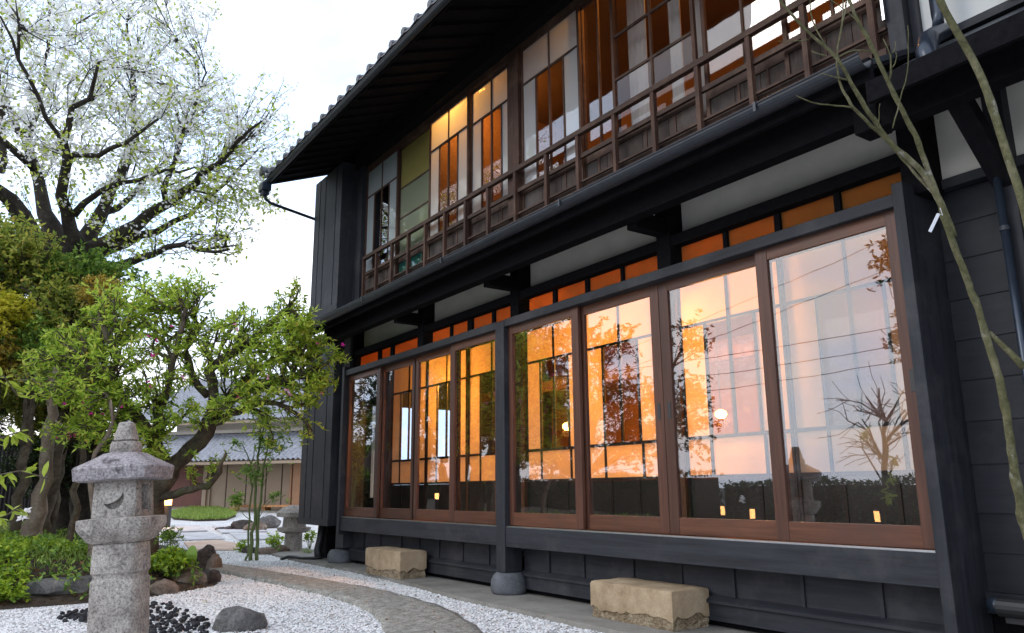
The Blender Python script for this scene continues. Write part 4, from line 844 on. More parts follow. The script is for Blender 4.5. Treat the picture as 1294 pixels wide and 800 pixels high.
bush('shrub', 'dark evergreen shrub in front of the black fence', 60, 590, 70, 42, 12.2, .5, 300, 0.07, 0.03, M['l_dark'])
bush('shrub', 'orange-tinted shrub beside the rhododendron crown', 125, 372, 24, 22, 10.3, .4, 70, 0.07, 0.03, M['l_orange'])
bush('shrub', 'dim evergreen shrub at the foot of the old trunk', 150, 620, 35, 30, 12.4, .5, 110, 0.07, 0.03, M['l_dark'])
bush('shrub', 'fresh green shrub between the yellow shrub and the rhododendron crown', 45, 440, 50, 45, 10.3, .5, 300, 0.085, 0.034, M['l_mid'])
# pale smooth trunk
PB = pt(42, 668, 9.6); PB[2] = bedz(PB[0], PB[1])
simple_tree('young_tree', 'young tree with pale smooth leaning trunk left of the stone lantern', PB, [blob(60, 470, 40, 30, 9.8, .5, 40, .3)],
  [([PB-np.array([0,0,.15])]+LP([(48,645),(57,620),(62,598),(58,568),(63,545),(68,515),(66,490),(72,460)], 9.6), [0.15,0.10,0.085,0.08,0.075,0.07,0.06,0.05,0.03]),
   (LP([(66,530),(85,537),(100,545),(112,553)], [9.6,9.4,9.3,9.2]), [0.016,0.013,0.010,0.006])], 0.09, 0.04, M['l_olive'], M['palebark'])
WB = pt(120, 700, 8.2); WB[2] = bedz(WB[0], WB[1])
simple_tree('young_tree', 'slender tree with whitish stem directly behind the stone lantern', WB, [blob(130, 500, 25, 20, 8.6, .3, 14, .3)],
  [([WB-np.array([0,0,.1])]+LP([(119,690),(117,660),(116,640),(110,600),(118,570),(140,555),(146,530),(140,505)], 8.3), [0.06,0.05,0.042,0.030,0.028,0.026,0.026,0.018,0.008])], 0.08, 0.03, M['l_az'], M['palebark'])
OB = pt(150, 665, 11.6); OB[2] = bedz(OB[0], OB[1])
simple_tree('old_tree', 'gnarled dark multi-stemmed trunk in shade behind the stone lantern', OB, [blob(150, 520, 40, 20, 11.8, .4, 30, .3)],
  [([OB-np.array([0,0,.2])]+LP([(140,620),(128,580),(120,540)], 11.6), [0.40,0.24,0.18,0.10]), ([OB]+LP([(165,615),(160,560),(150,520)], 11.7), [0.3,0.20,0.13,0.08]), ([OB+np.array([0.1,-0.3,0])]+LP([(100,620),(108,575),(110,530)], 11.4), [0.25,0.13,0.10,0.07])], 0.08, 0.03, M['l_dark'], M['bark'])
# slender young tree on the gravel
SB = pt(318, 708, 10); SB = np.array([-11.6, -0.72, G0])
sd_ = float((SB-CAM)@CF)
simple_tree('slender_tree', 'slender many-stemmed young tree standing in the white gravel', SB, [blob(322, 600, 24, 18, sd_, .25, 26, .2), blob(335, 560, 32, 20, sd_, .25, 44, .2), blob(335, 528, 22, 18, sd_, .2, 30, .2), blob(300, 560, 10, 12, sd_, .15, 8, .2), blob(345,625,10,8,sd_,.1,7,.2)],
  [([SB-np.array([0,0,.05])]+LP([(320,680),(322,640),(326,590),(330,540),(332,510)], sd_), [0.030,0.026,0.022,0.017,0.010,0.005]),
   ([SB+np.array([0.02,0.09,-.05])]+LP([(325,680),(328,640),(333,600),(340,550)], sd_), [0.028,0.025,0.02,0.014,0.006]),
   ([SB+np.array([-0.04,-0.09,-.05])]+LP([(317,680),(318,640),(314,610),(322,560)], sd_+.1), [0.018,0.015,0.012,0.010,0.005]),
   (LP([(320,660),(308,648),(300,640)], sd_), [0.007,0.005,0.003])], 0.075, 0.028, M['l_mid'], M['stem'], 5, 0.15, rtip=0.003, cpl=0.5)
# bare branches at the right, close to the camera
RB = np.array([-0.95, -1.35, G0]); rt = empty('bare_tree', RB, 'bare slender tree with mottled olive stems in front of the wall at the right', 'tree')
s1 = LP([(1296,675),(1293,660),(1285,614),(1278,572),(1272,520),(1262,478),(1248,429),(1241,404),(1220,348),(1192,275),(1188,253),(1165,215),(1126,182),(1110,160),(1094,136),(1075,105),(1061,75),(1042,57),(1022,42),(986,3),(955,-40),(930,-100),(915,-190)], [3.0]*23)
root = [RB-np.array([0,0,.1]), RB+(np.array(s1[0])-RB)*0.5+np.array([0.03,-0.02,0])]
limbs = [(root+s1, [0.036,0.032]+list(np.linspace(0.026,0.017,10))+list(np.linspace(0.0165,0.003,13))),
 (LP([(1206,299),(1192,261),(1181,240),(1162,182),(1148,155),(1133,127),(1116,90),(1100,55),(1087,32),(1071,0),(1060,-40),(1050,-120),(1055,-220)], [3.0]*13), [0.016,0.017,0.0155,0.014,0.013,0.0125,0.0115,0.0105,0.009,0.008,0.007,0.005,0.003]),
 (LP([(1294,465),(1275,442),(1258,429),(1250,420)], [2.95,2.97,3.0,3.0]), [0.019,0.017,0.015,0.013]),
 (LP([(1188,253),(1168,233),(1126,182)], 3.02), [0.009,0.009,0.008]),
 (LP([(1126,182),(1102,160),(1077,136),(1065,118),(1058,97),(1056,75),(1062,40),(1070,5),(1072,-20)], [3,3,3,3,3,3,3,3,3]), [0.010,0.009,0.0085,0.007,0.006,0.005,0.0045,0.004,0.003]),
 (LP([(1077,136),(1055,133),(1022,131),(1012,127),(1006,121)], [3,2.98,2.95,2.94,2.93]), [0.005,0.0042,0.0034,0.003,0.002]),
 (LP([(1071,101),(1055,97),(1037,93)], [3,2.98,2.96]), [0.005,0.0042,0.003]),
 (LP([(1100,65),(1084,60),(1068,62),(1060,72)], [3,2.98,2.97,2.97]), [0.0045,0.004,0.0035,0.003]),
 (LP([(1045,71),(1035,69),(1025,64)], 2.98), [0.004,0.0035,0.0025]),
 (LP([(1123,105),(1128,85),(1128,68),(1122,56),(1116,49)], [3,2.98,2.97,2.96,2.95]), [0.0055,0.005,0.0045,0.0035,0.0025]),
 (LP([(1128,68),(1133,60),(1131,52)], 2.97), [0.003,0.0025,0.002]), (LP([(1128,85),(1134,78),(1132,66)], 2.97), [0.003,0.0025,0.002]),
 (LP([(1128,162),(1133,140),(1139,120),(1146,100),(1149,81),(1148,55),(1147,32)], 2.97), [0.004,0.0035,0.0035,0.003,0.003,0.0025,0.002]),
 (LP([(1022,50),(1000,53),(983,52)], 2.98), [0.003,0.0025,0.002]), (LP([(1110,160),(1111,145),(1112,131)], 2.98), [0.0035,0.003,0.002]),
 (LP([(1062,40),(1066,20),(1064,-10)], 3.0), [0.004,0.0035,0.003]), (LP([(1045,60),(1020,20),(1025,-10)], 3.05), [0.004,0.003,0.002]), (LP([(1098,45),(1080,20),(1050,0)], 3.05), [0.004,0.003,0.002])]
mb = MB()
for pts_, rr in limbs:
    P_ = np.array(pts_, float); d = np.r_[0, np.cumsum(np.linalg.norm(np.diff(P_, axis=0), axis=1))]; n = max(4, int(d[-1]/0.035)); t = np.linspace(0, d[-1], n+1)
    q = np.stack([np.interp(t, d, P_[:,i]) for i in range(3)], 1); rq = np.interp(t, d, rr)
    for _ in range(3): q[1:-1] = (q[:-2]+2*q[1:-1]+q[2:])/4
    q[1:-1] += rng.normal(0, 0.0012, (len(q)-2, 3)); rq = rq*(1+0.14*(rng.random(len(rq)) < 0.10)+rng.normal(0, 0.03, len(rq)))
    mb.tube(q, list(rq*0.7), 8)
mb.build('trunk', M['twig'], rt, smooth=True)
s3 = LP([(1120,-300),(1145,-180),(1165,-80),(1180,-20),(1185,0),(1207,36),(1222,62),(1237,88),(1248,115),(1256,143),(1265,170),(1272,195),(1280,218),(1289,240),(1300,285),(1310,340)], [2.9]*3+list(np.linspace(2.9, 2.7, 13)))
R2 = np.array([-0.72, -1.75, G0]); r2 = empty('bare_tree', R2, 'single mottled bare stem crossing the top right corner', 'tree')
P_ = np.array(s3[::-1]); P_ = np.vstack([[R2-np.array([0,0,.1])], [R2*0.5+P_[0]*0.5+np.array([0.05,0,0])], P_]); d = np.r_[0, np.cumsum(np.linalg.norm(np.diff(P_, axis=0), axis=1))]; t = np.linspace(0, d[-1], 90)
q = np.stack([np.interp(t, d, P_[:,i]) for i in range(3)], 1)
for _ in range(4): q[1:-1] = (q[:-2]+2*q[1:-1]+q[2:])/4
rq = np.interp(np.linspace(0,1,90), [0,.75,1], [0.026,0.0165,0.004])*(1+0.15*(rng.random(90) < 0.12)); MB().tube(q, list(rq*0.75), 8).build('trunk', M['twig'], r2, smooth=True)
mb = MB(); a = pt(1190, 268, 2.95); b = pt(1186, 270, 2.94); c = pt(1175, 293, 2.95)
mb.bar(b, c, 0.012, 0.002, up=CF); tgp = mb.build('plant_tag', M['tagpaper']); rec(tgp, b); tag(tgp, 'small white paper tag tied to the bare stem', 'tag')
MB().tube([pt(1188,263,2.93), pt(1191,272,2.95), b], 0.0015, 5).build('string', M['tagpaper'], tgp)

# foreground leaves at the left edge
FB = pt(-60, 720, 3.9); FB[2] = G0
fp = empty('leafy_branch_plant', FB, 'nearby plant with large yellow and green leaves at the left edge', 'plant')
stems = [LP([(-60,700),(-30,640),(0,600),(25,595),(45,600),(60,605)], 3.9), LP([(-50,680),(-20,660),(10,650),(25,640)], 3.9), LP([(-40,600),(-10,560),(10,550),(28,545)], 3.9), LP([(-60,520),(-20,480),(5,475),(22,500)], 4.2)]
mb = MB()
for s in stems: mb.tube([FB]+s if s is stems[0] else [stems[0][1]]+s, [0.012]+[0.008]*2+[0.004]*(len(s)-2), 5)
mb.build('stem', M['azbark'], fp)
for s in stems:
    for k in range(17):
        i = rng.integers(1, len(s)-1); p = s[i]+(s[i+1]-s[i])*rng.random(); D = CR*rng.normal(0.5, .7)+CU*rng.normal(-.25, .6)+CF*rng.normal(0, .5)
        vs, _ = leaves([p], [D], rng.uniform(0.06, 0.10), rng.uniform(0.026, 0.038), 0.18, 0.15)
        a, l, tp, r_ = vs; md = (a+tp)/2; m1 = a+(tp-a)*.33; m2 = a+(tp-a)*.7; w = (l-r_)*0.5; 
        V = [a, m1+w*.9+(l+r_-2*md)*.3, m2+w*.75+(l+r_-2*md)*.3, tp, m2-w*.75+(l+r_-2*md)*.3, m1-w*.9+(l+r_-2*md)*.3, m1, m2]
        npmesh('leaf', V, [(0,1,6,6),(0,6,5,5),(1,2,7,6),(6,7,4,5),(2,3,7,7),(7,3,4,4)][2:4], M['l_big'], fp) if False else MB().add(V, [(0,1,6),(0,6,5),(1,2,7,6),(6,7,4,5),(2,3,7),(7,3,4)]).build('leaf', M['l_big'], fp)
fl = npmesh('white_flower', *rosettes(np.array([pt(31,649,5.5), pt(27,656,5.5), pt(34,646,5.5)]), 6, 0.045, 0.03), M['blossom']); rec(fl, pt(31,652,5.5)); tag(fl, 'small white flower beside the yellow leaves at left', 'flower')

# ------------------------------------------------------------------ ground cover on the bed
def scatter(n, test, x0, x1, y0, y1):
    x = rng.uniform(x0, x1, n); y = rng.uniform(y0, y1, n); ok = np.array([test(a, b) for a, b in zip(x, y)]); x, y = x[ok], y[ok]
    return np.stack([x, y, [bedz(a, b) for a, b in zip(x, y)]], 1)
def inb(x, y, m0=0.12): return y < bed_front(x)-m0 and x < -8.3
P = scatter(7000, lambda x, y: inb(x, y, .3) and y < -2.75 and math.sin(x*4.1+1)*math.sin(y*3.7)+0.5*math.sin(x*9+y*7) > -0.35 and not (-9.9 < x < -8.2 and y > -3.75), -11.5, -8.35, -5.5, -2.6); P[:,2] += rng.uniform(0.02, 0.13, len(P))
tag(npmesh('ground_cover', *rosettes(P, 5, 0.055, 0.026, 0.9), M['l_lime']), kind='stuff')
P = scatter(9000, lambda x, y: inb(x, y, .3), -16, -9, -6.5, -1.5); P[:,2] += 0.0
D = rng.normal(0, .35, P.shape); D[:,2] = 1
tag(npmesh('grass_tufts', *leaves(P, D, rng.uniform(0.08, 0.2, len(P)), 0.010, 0.1, 0.4), M['grass']), kind='stuff')
P = scatter(3500, lambda x, y: inb(x, y, .0), -14, -8.2, -6, -1.9); P[:,2] += 0.01
tag(npmesh('leaf_litter', *leaves(P, rng.normal(0,1,P.shape)*[1,1,.15], 0.05, 0.03, 0.1), M['l_brown']), kind='stuff')
q_ = scatter(5000, lambda x, y: inb(x, y, .1) and (y < -3.6 or x < -9.9), -12, -8.3, -5.6, -2.4); q_[:,2] += rng.uniform(0.03, 0.16, len(q_))
tag(npmesh('low_foliage', *rosettes(q_, 5, 0.06, 0.03, 0.8), M['l_lime']), kind='stuff')
P = scatter(2600, lambda x, y: inb(x, y, .15) and rng.random() < 0.5, -13, -8.3, -5.8, -2.0); P[:,2] += rng.uniform(0.02, 0.2, len(P))
tag(npmesh('low_foliage', *rosettes(P, 5, 0.07, 0.03, 0.7), M['l_mid']), kind='stuff')

# ------------------------------------------------------------------ rocks
def rock(name, c, sx, sy, sz, mat, label=None, cat=None, seed=0, parent=None, sub=2, flat=None, rz=0, rough=0.22, group=None, sink=0.3):
    bm = bmesh.new(); bmesh.ops.create_icosphere(bm, subdivisions=sub+1, radius=1)
    r_ = np.random.default_rng(seed+11); dirs = r_.normal(0, 1, (9,3)); dirs /= np.linalg.norm(dirs, axis=1)[:,None]; offs = r_.uniform(0.62, 0.95, 9)
    for v in bm.verts:
        p = np.array(v.co); p /= np.linalg.norm(p); k = 1.0
        for dv, of in zip(dirs, offs):
            q = p@dv
            if q > of: k = min(k, of/q)
        k *= 1+rough*0.35*math.sin(p[0]*7+seed)*math.sin(p[1]*6+seed*2)*math.sin(p[2]*5+seed*3)+rough*0.12*r_.normal()
        p = p*k
        if flat is not None: p[2] = min(p[2], flat+0.03*p[0])
        x = p[0]*sx; y = p[1]*sy; v.co = (x*math.cos(rz)-y*math.sin(rz), x*math.sin(rz)+y*math.cos(rz), p[2]*sz + sz*(1-sink)-sz*sink*0)
    me = bpy.data.meshes.new(name); bm.to_mesh(me); bm.free(); me.materials.append(mat); me.polygons.foreach_set('use_smooth', [True]*len(me.polygons))
    o = bpy.data.objects.new(name, me); COL.objects.link(o); b = wl(parent)
    o.location = tuple(np.array(c)-b)
    if parent is not None: o.parent = parent
    else: tag(o, label, cat, group)
    try: me.set_sharp_from_angle(angle=R(38))
    except Exception: pass
    return o
def onG(u, v, z=None):   # ground point under a pixel
    d = CF+CR*(u-647)/F_PX-CU*(v-400)/F_PX; t = 1.0
    while t < 90:
        p = CAM+d*t
        if p[2] < (gz(p[0]) if z is None else z): return p
        t += 0.01
    return p
p = onG(298, 797); rock('boulder', (p[0]-0.03, p[1]+0.02, G0-0.03), 0.21, 0.16, 0.125, M['rock'], 'pointed grey rock on the gravel beside the black pebbles', 'rock', 3, rz=0.9, rough=0.3)
rk = [((192,742),0.20,0.16,0.13,'darkrock','dark rough rock at the left of the planting bed edge',1),((222,738),0.30,0.22,0.20,'darkrock','big dark lava rock in the middle of the rock pile',2),((258,722),0.17,0.15,0.20,'darkrock','dark upright rock at the right end of the rock pile',3),
 ((240,741),0.22,0.15,0.11,'brownrock','smooth brown rock at the front of the rock pile',4),((208,752),0.13,0.11,0.09,'brownrock','small round brown rock at the foot of the pile',5),((182,752),0.12,0.12,0.09,'darkrock','small dark rock right behind the lantern pillar',6),((268,736),0.10,0.09,0.09,'darkrock','small dark rock at the tip of the pile',7),((205,712),0.2,0.2,0.16,'darkrock','dark rock at the back of the rock pile',8),((236,722),0.16,0.14,0.15,'darkrock','dark knobbly rock between the fern clump and the brown rock',31),((258,738),0.11,0.10,0.10,'darkrock','small dark rock right of the smooth brown rock',32),((270,722),0.11,0.11,0.13,'brownrock','brown rock behind the tip of the pile',33),
 ((20,752),0.30,0.22,0.15,'darkrock','dark low rock at the left edge of the bed',9),((4,728),0.22,0.2,0.17,'brownrock','brown rock at the far left of the bed edge',12),((60,755),0.2,0.14,0.10,'darkrock','dark rock in front of the flat boulder',13)]
for (u, v), a, b, c, mt, lb, sdv in rk:
    p = onG(u, v); a *= 1.15; b *= 1.15; c *= 1.1; rock('rock', (p[0]-a*.5, p[1], gz(p[0])-0.03), a, b, c, M[mt], lb, 'rock', sdv, rz=sdv, group='rocks edging the planting bed')
p = onG(100, 757); rock('flat_boulder', (p[0]-0.18, p[1]-0.02, G0-0.03), 0.34, 0.44, 0.26, M['rock'], 'flat-topped boulder edging the bed left of the stone lantern', 'boulder', 21, rz=0.5, flat=0.12, rough=0.15)
# black pebbles around the lantern
pebs = []
for sdv in range(5):
    o = rock('pebble', (0,0,-9), 0.024, 0.019, 0.015, M['pebble'] if 'pebble' in M else M['darkrock'], None, None, 40+sdv, sub=1, rough=0.1); pebs.append(o)
M['pebble'] = stone('black_pebble', ((0.010,0.010,0.012),(0.022,0.022,0.026),(0.05,0.05,0.056)), 9, 0.3, 60, 0.3, rough=0.55)
for o in pebs: o.data.materials[0] = M['pebble']
npb = 0; r_ = random.Random(5); LC = onG(160, 812)
cand = []
for k in range(4000):
    u = r_.uniform(76, 266); v = r_.uniform(764, 812)
    top = 766 + 0.0*(u) if u > 160 else 776-0.0*u
    if not ((u < 150 and 773+abs(u-112)*0.12 < v < 789-(112-u)*0.04*(u < 112)) or (u >= 150 and (764 if u < 215 else 764+(u-215)*0.45) < v < 812)): continue
    if u > 258 - (v-790)*0.2 and v > 775 and u > 262: continue
    cand.append((u, v))
for (u, v) in cand:
    p = onG(u, v, G0); 
    if any((p[0]-q[0])**2+(p[1]-q[1])**2 < 0.037**2 for q in [(x_[0], x_[1]) for x_ in pebs[5:]]) : continue
    if npb >= 300: break
    src = pebs[npb % 5]; o = src.copy(); COL.objects.link(o); o.location = (p[0], p[1], G0+r_.uniform(-0.004, 0.018)); o.rotation_euler = (r_.uniform(-.3,.3), r_.uniform(-.3,.3), r_.uniform(0, 6.28)); s = r_.uniform(0.75, 1.3); o.scale = (s, s, s)
    tag(o, 'smooth black pebble in the heap at the foot of the near stone lantern', 'pebble', 'black pebbles round the near stone lantern'); npb += 1
    pebs.append(p)
for o in pebs[:5]: bpy.data.objects.remove(o)

# ------------------------------------------------------------------ stone lantern
SQK = 0.83
def sq(cx, cy, z, r, rot, n=32, ex=5.0, wob=0.0):
    out_ = []
    r = r*SQK
    for k in range(n):
        a = 2*math.pi*k/n + math.pi/4; c, s = math.cos(a), math.sin(a); q = r/((abs(c)**ex+abs(s)**ex)**(1/ex)); q *= 1+wob*math.sin(k*2.3+z*31)
        x, y = q*c, q*s; out_.append((cx+x*math.cos(rot)-y*math.sin(rot), cy+x*math.sin(rot)+y*math.cos(rot), z))
    return out_
LD = 4.8; sc_ = LD/F_PX
lc = pt(157, 620, LD); cx, cy = lc[0], lc[1]; ROT = math.atan2(CAM[1]-cy, CAM[0]-cx) - R(24)
zpx = lambda v: float(pt(158, v, LD)[2])
lan = empty('stone_lantern', (cx, cy, G0), 'weathered granite garden lantern with crescent moon opening on the near gravel', 'stone lantern')
def stack(name, prof, mat, n=32, ex=5.0, wob=0.006, par=None, c=None, rot=None):
    x, y = c or (cx, cy); mb = MB().rings([sq(x, y, z, r, ROT if rot is None else rot, n, ex, wob) for z, r in prof]); o = mb.build(name, mat, par or lan, smooth=True)
    try: o.data.set_sharp_from_angle(angle=R(35))
    except Exception: pass
    return o
Z = {v: zpx(v) for v in (532,536,556,558,571,573,590,607,609,652,654,668,684,700,722,726,727)}
zb = G0-0.05
stack('pillar', [(zb, 0.178), (G0+0.01, 0.178), (Z[727]-0.012, 0.172), (Z[727], 0.160), (Z[722], 0.160), (Z[722]+0.012, 0.172), (Z[700], 0.170), (Z[684]-0.01, 0.165), (Z[684]+0.01, 0.14)], M['lantern'], ex=4.2)
stack('platform', [(Z[684]-0.005, 0.15), (Z[684]+0.012, 0.19), (Z[668], 0.245), (Z[668]+0.02, 0.253), (Z[654]-0.004, 0.250), (Z[654], 0.240), (Z[652], 0.10)], M['lantern'], ex=7, wob=0.008)
fb = stack('fire_box', [(Z[652]-0.005, 0.165), (Z[652]+0.003, 0.168), (Z[609]-0.003, 0.160), (Z[607], 0.155)], M['lantern'], n=48, ex=9, wob=0.002)
stack('roof', [(Z[607]-0.004, 0.18), (Z[607]-0.002, 0.262), (Z[607]+0.004, 0.280), (Z[590]-0.01, 0.290), (Z[590]+0.004, 0.278), (Z[590]+0.03, 0.225), (Z[590]+0.055, 0.175), (Z[573]+0.002, 0.125), (Z[571], 0.08)], M['lanternroof'], ex=6.0, wob=0.012)
stack('finial', [(Z[573]-0.003, 0.095), (Z[571]+0.004, 0.10), (Z[558]-0.012, 0.098), (Z[558]+0.002, 0.088), (Z[556]-0.004, 0.062), (Z[556]+0.004, 0.078), (Z[556]+0.03, 0.074), (Z[536]-0.01, 0.056), (Z[532]-0.006, 0.050), (Z[532], 0.040), (Z[532]+0.004, 0.0005)], M['lantern'], ex=3.2, wob=0.01)
# openings cut into the fire box
def cut(o, mb):
    c = mb.build('cutter', M['lantern']); bm_ = bmesh.new(); bm_.from_mesh(c.data); bmesh.ops.recalc_face_normals(bm_, faces=bm_.faces[:]); bm_.to_mesh(c.data); bm_.free(); md = o.modifiers.new('cut', 'BOOLEAN'); md.object = c; md.operation = 'DIFFERENCE'; md.solver = 'EXACT'; bpy.context.view_layer.update()
    dg = bpy.context.evaluated_depsgraph_get(); me = bpy.data.meshes.new_from_object(o.evaluated_get(dg)); o.modifiers.clear(); o.data = me; bpy.data.objects.remove(c)
ca, sa = math.cos(ROT), math.sin(ROT)
def fpt(face, a, z, dep):   # face local: a along the face, dep inwards from the face centre
    if face == 'moon': ang = ROT - R(90)*0; 
    nx, ny = (math.cos(ang_f[face]), math.sin(ang_f[face])); tx, ty = -ny, nx
    return np.array([cx+nx*(0.168*SQK-dep)+tx*a, cy+ny*(0.168*SQK-dep)+ty*a, z])
camdir = math.atan2(CAM[1]-cy, CAM[0]-cx)
angs = sorted([ROT+R(90)*k for k in range(4)], key=lambda a: -math.cos(a-camdir)); fr_, sd2 = angs[0], angs[1]
ang_f = {'front': fr_, 'side': sd2}
def facecut(face, outline, dep=0.05):
    A_ = [fpt(face, a, z, dep) for a, z in outline]; B_ = [fpt(face, a, z, -0.03) for a, z in outline]; n = len(outline)
    return MB().add(A_+B_, [tuple(range(n)), tuple(range(2*n-1, n-1, -1))]+[(n+i, n+(i+1)%n, (i+1)%n, i) for i in range(n)])
zm = zpx(630); Rm = 0.062
mo = [(Rm*math.sin(t), -Rm*math.cos(t)) for t in np.linspace(-1.7, 1.7, 17)]
mo += [(Rm*0.97*math.sin(t), Rm*0.14-Rm*math.cos(t)*0.42) for t in np.linspace(1.45, -1.45, 11)]
ta = 0.5; moon = [(a*math.cos(ta)-b*math.sin(ta), zm+a*math.sin(ta)+b*math.cos(ta)) for a, b in mo]
try:
    mb = facecut('front', moon); cut(fb, mb)
    fb2 = facecut('side', [(-0.05, zpx(645)), (0.05, zpx(645)), (0.05, zpx(614)), (-0.05, zpx(614))], 0.08); cut(fb, fb2)
    fb3 = facecut('side', [(-0.065, zpx(648)), (0.065, zpx(648)), (0.065, zpx(611)), (-0.065, zpx(611))], 0.012); cut(fb, fb3)
except Exception as ex: print('CUTFAIL', repr(ex))
# carved strokes on the pillar side
for k, (a, z, w, h) in enumerate([(0.0,696,0.05,0.006),(0.0,702,0.035,0.006),(0.0,709,0.055,0.007),(-0.015,715,0.007,0.04),(0.015,714,0.007,0.03)]):
    c = fpt('side', a, zpx(z), -0.002); t_ = np.array([-math.sin(sd2), math.cos(sd2), 0]); p_ = c+np.array([math.cos(sd2), math.sin(sd2), 0])*0.003
    MB().bar(p_-t_*w/2, p_+t_*w/2, h, 0.004, up=(math.cos(sd2), math.sin(sd2), 0)).build('carved_stroke', M['lanternroof'], lan)
tilt = Matrix.Rotation(R(-3.4), 4, Vector(CF))
zmid = Vector((cx, cy, float(pt(161, 620, LD)[2])))
lan.matrix_world = Matrix.Translation(zmid) @ tilt @ Matrix.Translation(-zmid) @ Matrix.Translation(Vector((cx, cy, G0)))
SQK = 1.0
# far small lantern by the house
fc = onG(370, 697); fx, fy = fc[0], fc[1]; fd = float((fc-CAM)@CF); g = gz(fx); s_ = fd/F_PX
fl2 = empty('stone_lantern', (fx, fy, g), 'small mushroom-roofed stone lantern beside the house corner', 'stone lantern')
ff = lambda name, prof, mat, ex: stack(name, prof, mat, 20, ex, 0.01, fl2, (fx, fy), 0.5)
ff('pillar', [(g-.05, 11*s_), (g+22*s_, 10*s_), (g+23*s_, 9*s_)], M['lantern'], 2.5); ff('platform', [(g+22*s_, 9*s_), (g+25*s_, 18*s_), (g+29*s_, 19*s_), (g+30*s_, 16*s_)], M['lantern'], 3)
fbx = ff('fire_box', [(g+30*s_, 12*s_), (g+43*s_, 11*s_)], M['lantern'], 5); ff('roof', [(g+42*s_, 12*s_), (g+43*s_, 20*s_), (g+48*s_, 20*s_), (g+54*s_, 13*s_), (g+57*s_, 5*s_)], M['lantern'], 3)
d_ = CAM[:2]-np.array([fx, fy]); d_ /= np.linalg.norm(d_); q = np.array([fx, fy, g+36*s_])+np.array([d_[0], d_[1], 0])*12.2*s_
MB().bar(q-np.array([0,0,5*s_]), q+np.array([0,0,5*s_]), 7*s_, 0.5*s_, up=(d_[0], d_[1], 0)).build('opening', M['soffit'], fl2)  # flat dark plate, the shade of a hole put into its colour
# tan stone blocks
def block(x0, x1, y0, y1, z0, z1, rz, label):
    w, dpt, h = x1-x0, y1-y0, z1-z0; ux = np.array([math.cos(rz), math.sin(rz), 0]); uy = np.array([-math.sin(rz), math.cos(rz), 0]); o0 = np.array([x0, y0, z0])
    e = empty('stone_block', tuple(o0+ux*w/2+uy*dpt/2), label, 'stone block', 'tan stone step blocks on the apron')
    nx = 26; r_ = np.random.default_rng(int(abs(x0)*100)); ph = r_.uniform(0, 6, 3)
    prof = [0.36*h*(0.55+0.5*math.sin(1.2*i/nx*6.28+ph[0])*0.30+0.04*math.sin(i*1.1+ph[1])+0.05*r_.normal())+0.06*h for i in range(nx+1)]
    prof = [min(max(p_, 0.08*h), 0.62*h) for p_ in prof]
    P_ = lambda a, b, c: tuple(o0+ux*a+uy*b+np.array([0,0,c]))
    # upper smooth body with broken lower edge along front (y0) and right end
    mb = MB(); ang = [(i/nx*w, 0.0, prof[i]) for i in range(nx+1)]+[(w, dpt*j/8, 0.32*h+0.07*h*math.sin(j*1.3+ph[2])+0.02*h*r_.normal()) for j in range(1, 9)]
    ang = ang + [(w*(1-i/6), dpt, 0.3*h) for i in range(1, 7)] + [(0, dpt*(1-j/4), 0.3*h) for j in range(1, 4)]
    n = len(ang); top_in = 0.02
    def inset(a, b, k): return (min(max(a, k), w-k), min(max(b, k), dpt-k))
    rings = [[P_(*inset(a, b, 0.012), c-0.004) for a, b, c in ang], [P_(a, b, c+0.003) for a, b, c in ang], [P_(a, b, h-0.02+0.003*math.sin(a*19)) for a, b, c in ang], [P_(*inset(a, b, 0.007), h-0.005) for a, b, c in ang], [P_(*inset(a, b, 0.022), h+0.003*math.sin(a*23+b*31)) for a, b, c in ang]]
    up = mb.rings(rings, cap=True).build('dressed_face', M['tanstone'], e, smooth=True)
    try: up.data.set_sharp_from_angle(angle=R(40))
    except Exception: pass
    rr = [[P_(*inset(a, b, 0.006+0.010*r_.random()), (c+0.004)*t) for a, b, c in ang] for t in (0.0, 0.25, 0.5, 0.75, 1.0)]
    MB().rings(rr).build('broken_base', M['brokenstone'], e)
block(-8.64, -7.79, -0.30, 0.02, 0.081, 0.365, 0.02, 'smaller tan stone block on the apron below the narrow left doors')
block(-4.70, -3.87, -0.26, 0.10, 0.081, 0.335, 0.0, 'larger tan stone block with broken lower edge below the large glass doors')
# round pillar stones
def pstone(x, y, r, h, label):
    mb = MB(); n = 24; rings = [[(x+q*r*math.cos(2*math.pi*k/n), y+q*r*math.sin(2*math.pi*k/n), 0.075+h*t) for k in range(n)] for q, t in ((0.86,0),(0.97,0.15),(1.0,0.4),(0.98,0.65),(0.86,0.88),(0.76,0.96),(0.70,1.0))]
    o = mb.rings(rings).build('pillar_stone', M['postbase'], None, smooth=True); rec(o, (x, y, 0.08)); tag(o, label, 'foundation stone', 'round foundation stones under the posts')
pstone(-6.16, 0.0, 0.165, 0.19, 'round blue-grey stone under the middle post'); pstone(-10.17, 0.03, 0.17, 0.17, 'round blue-grey stone under the left corner post')
cb = MB().tube([(-10.75,0.05,0.12),(-10.8,-0.1,0.10),(-10.95,-0.22,0.095),(-11.15,-0.22,0.10),(-11.3,-0.28,0.10),(-11.38,-0.36,0.06)], 0.022, 8).build('drain_hose', M['cable'], None, smooth=True); rec(cb, (-10.95,-0.22,0.08)); tag(cb, 'black hose lying on the apron by the house corner', 'hose')
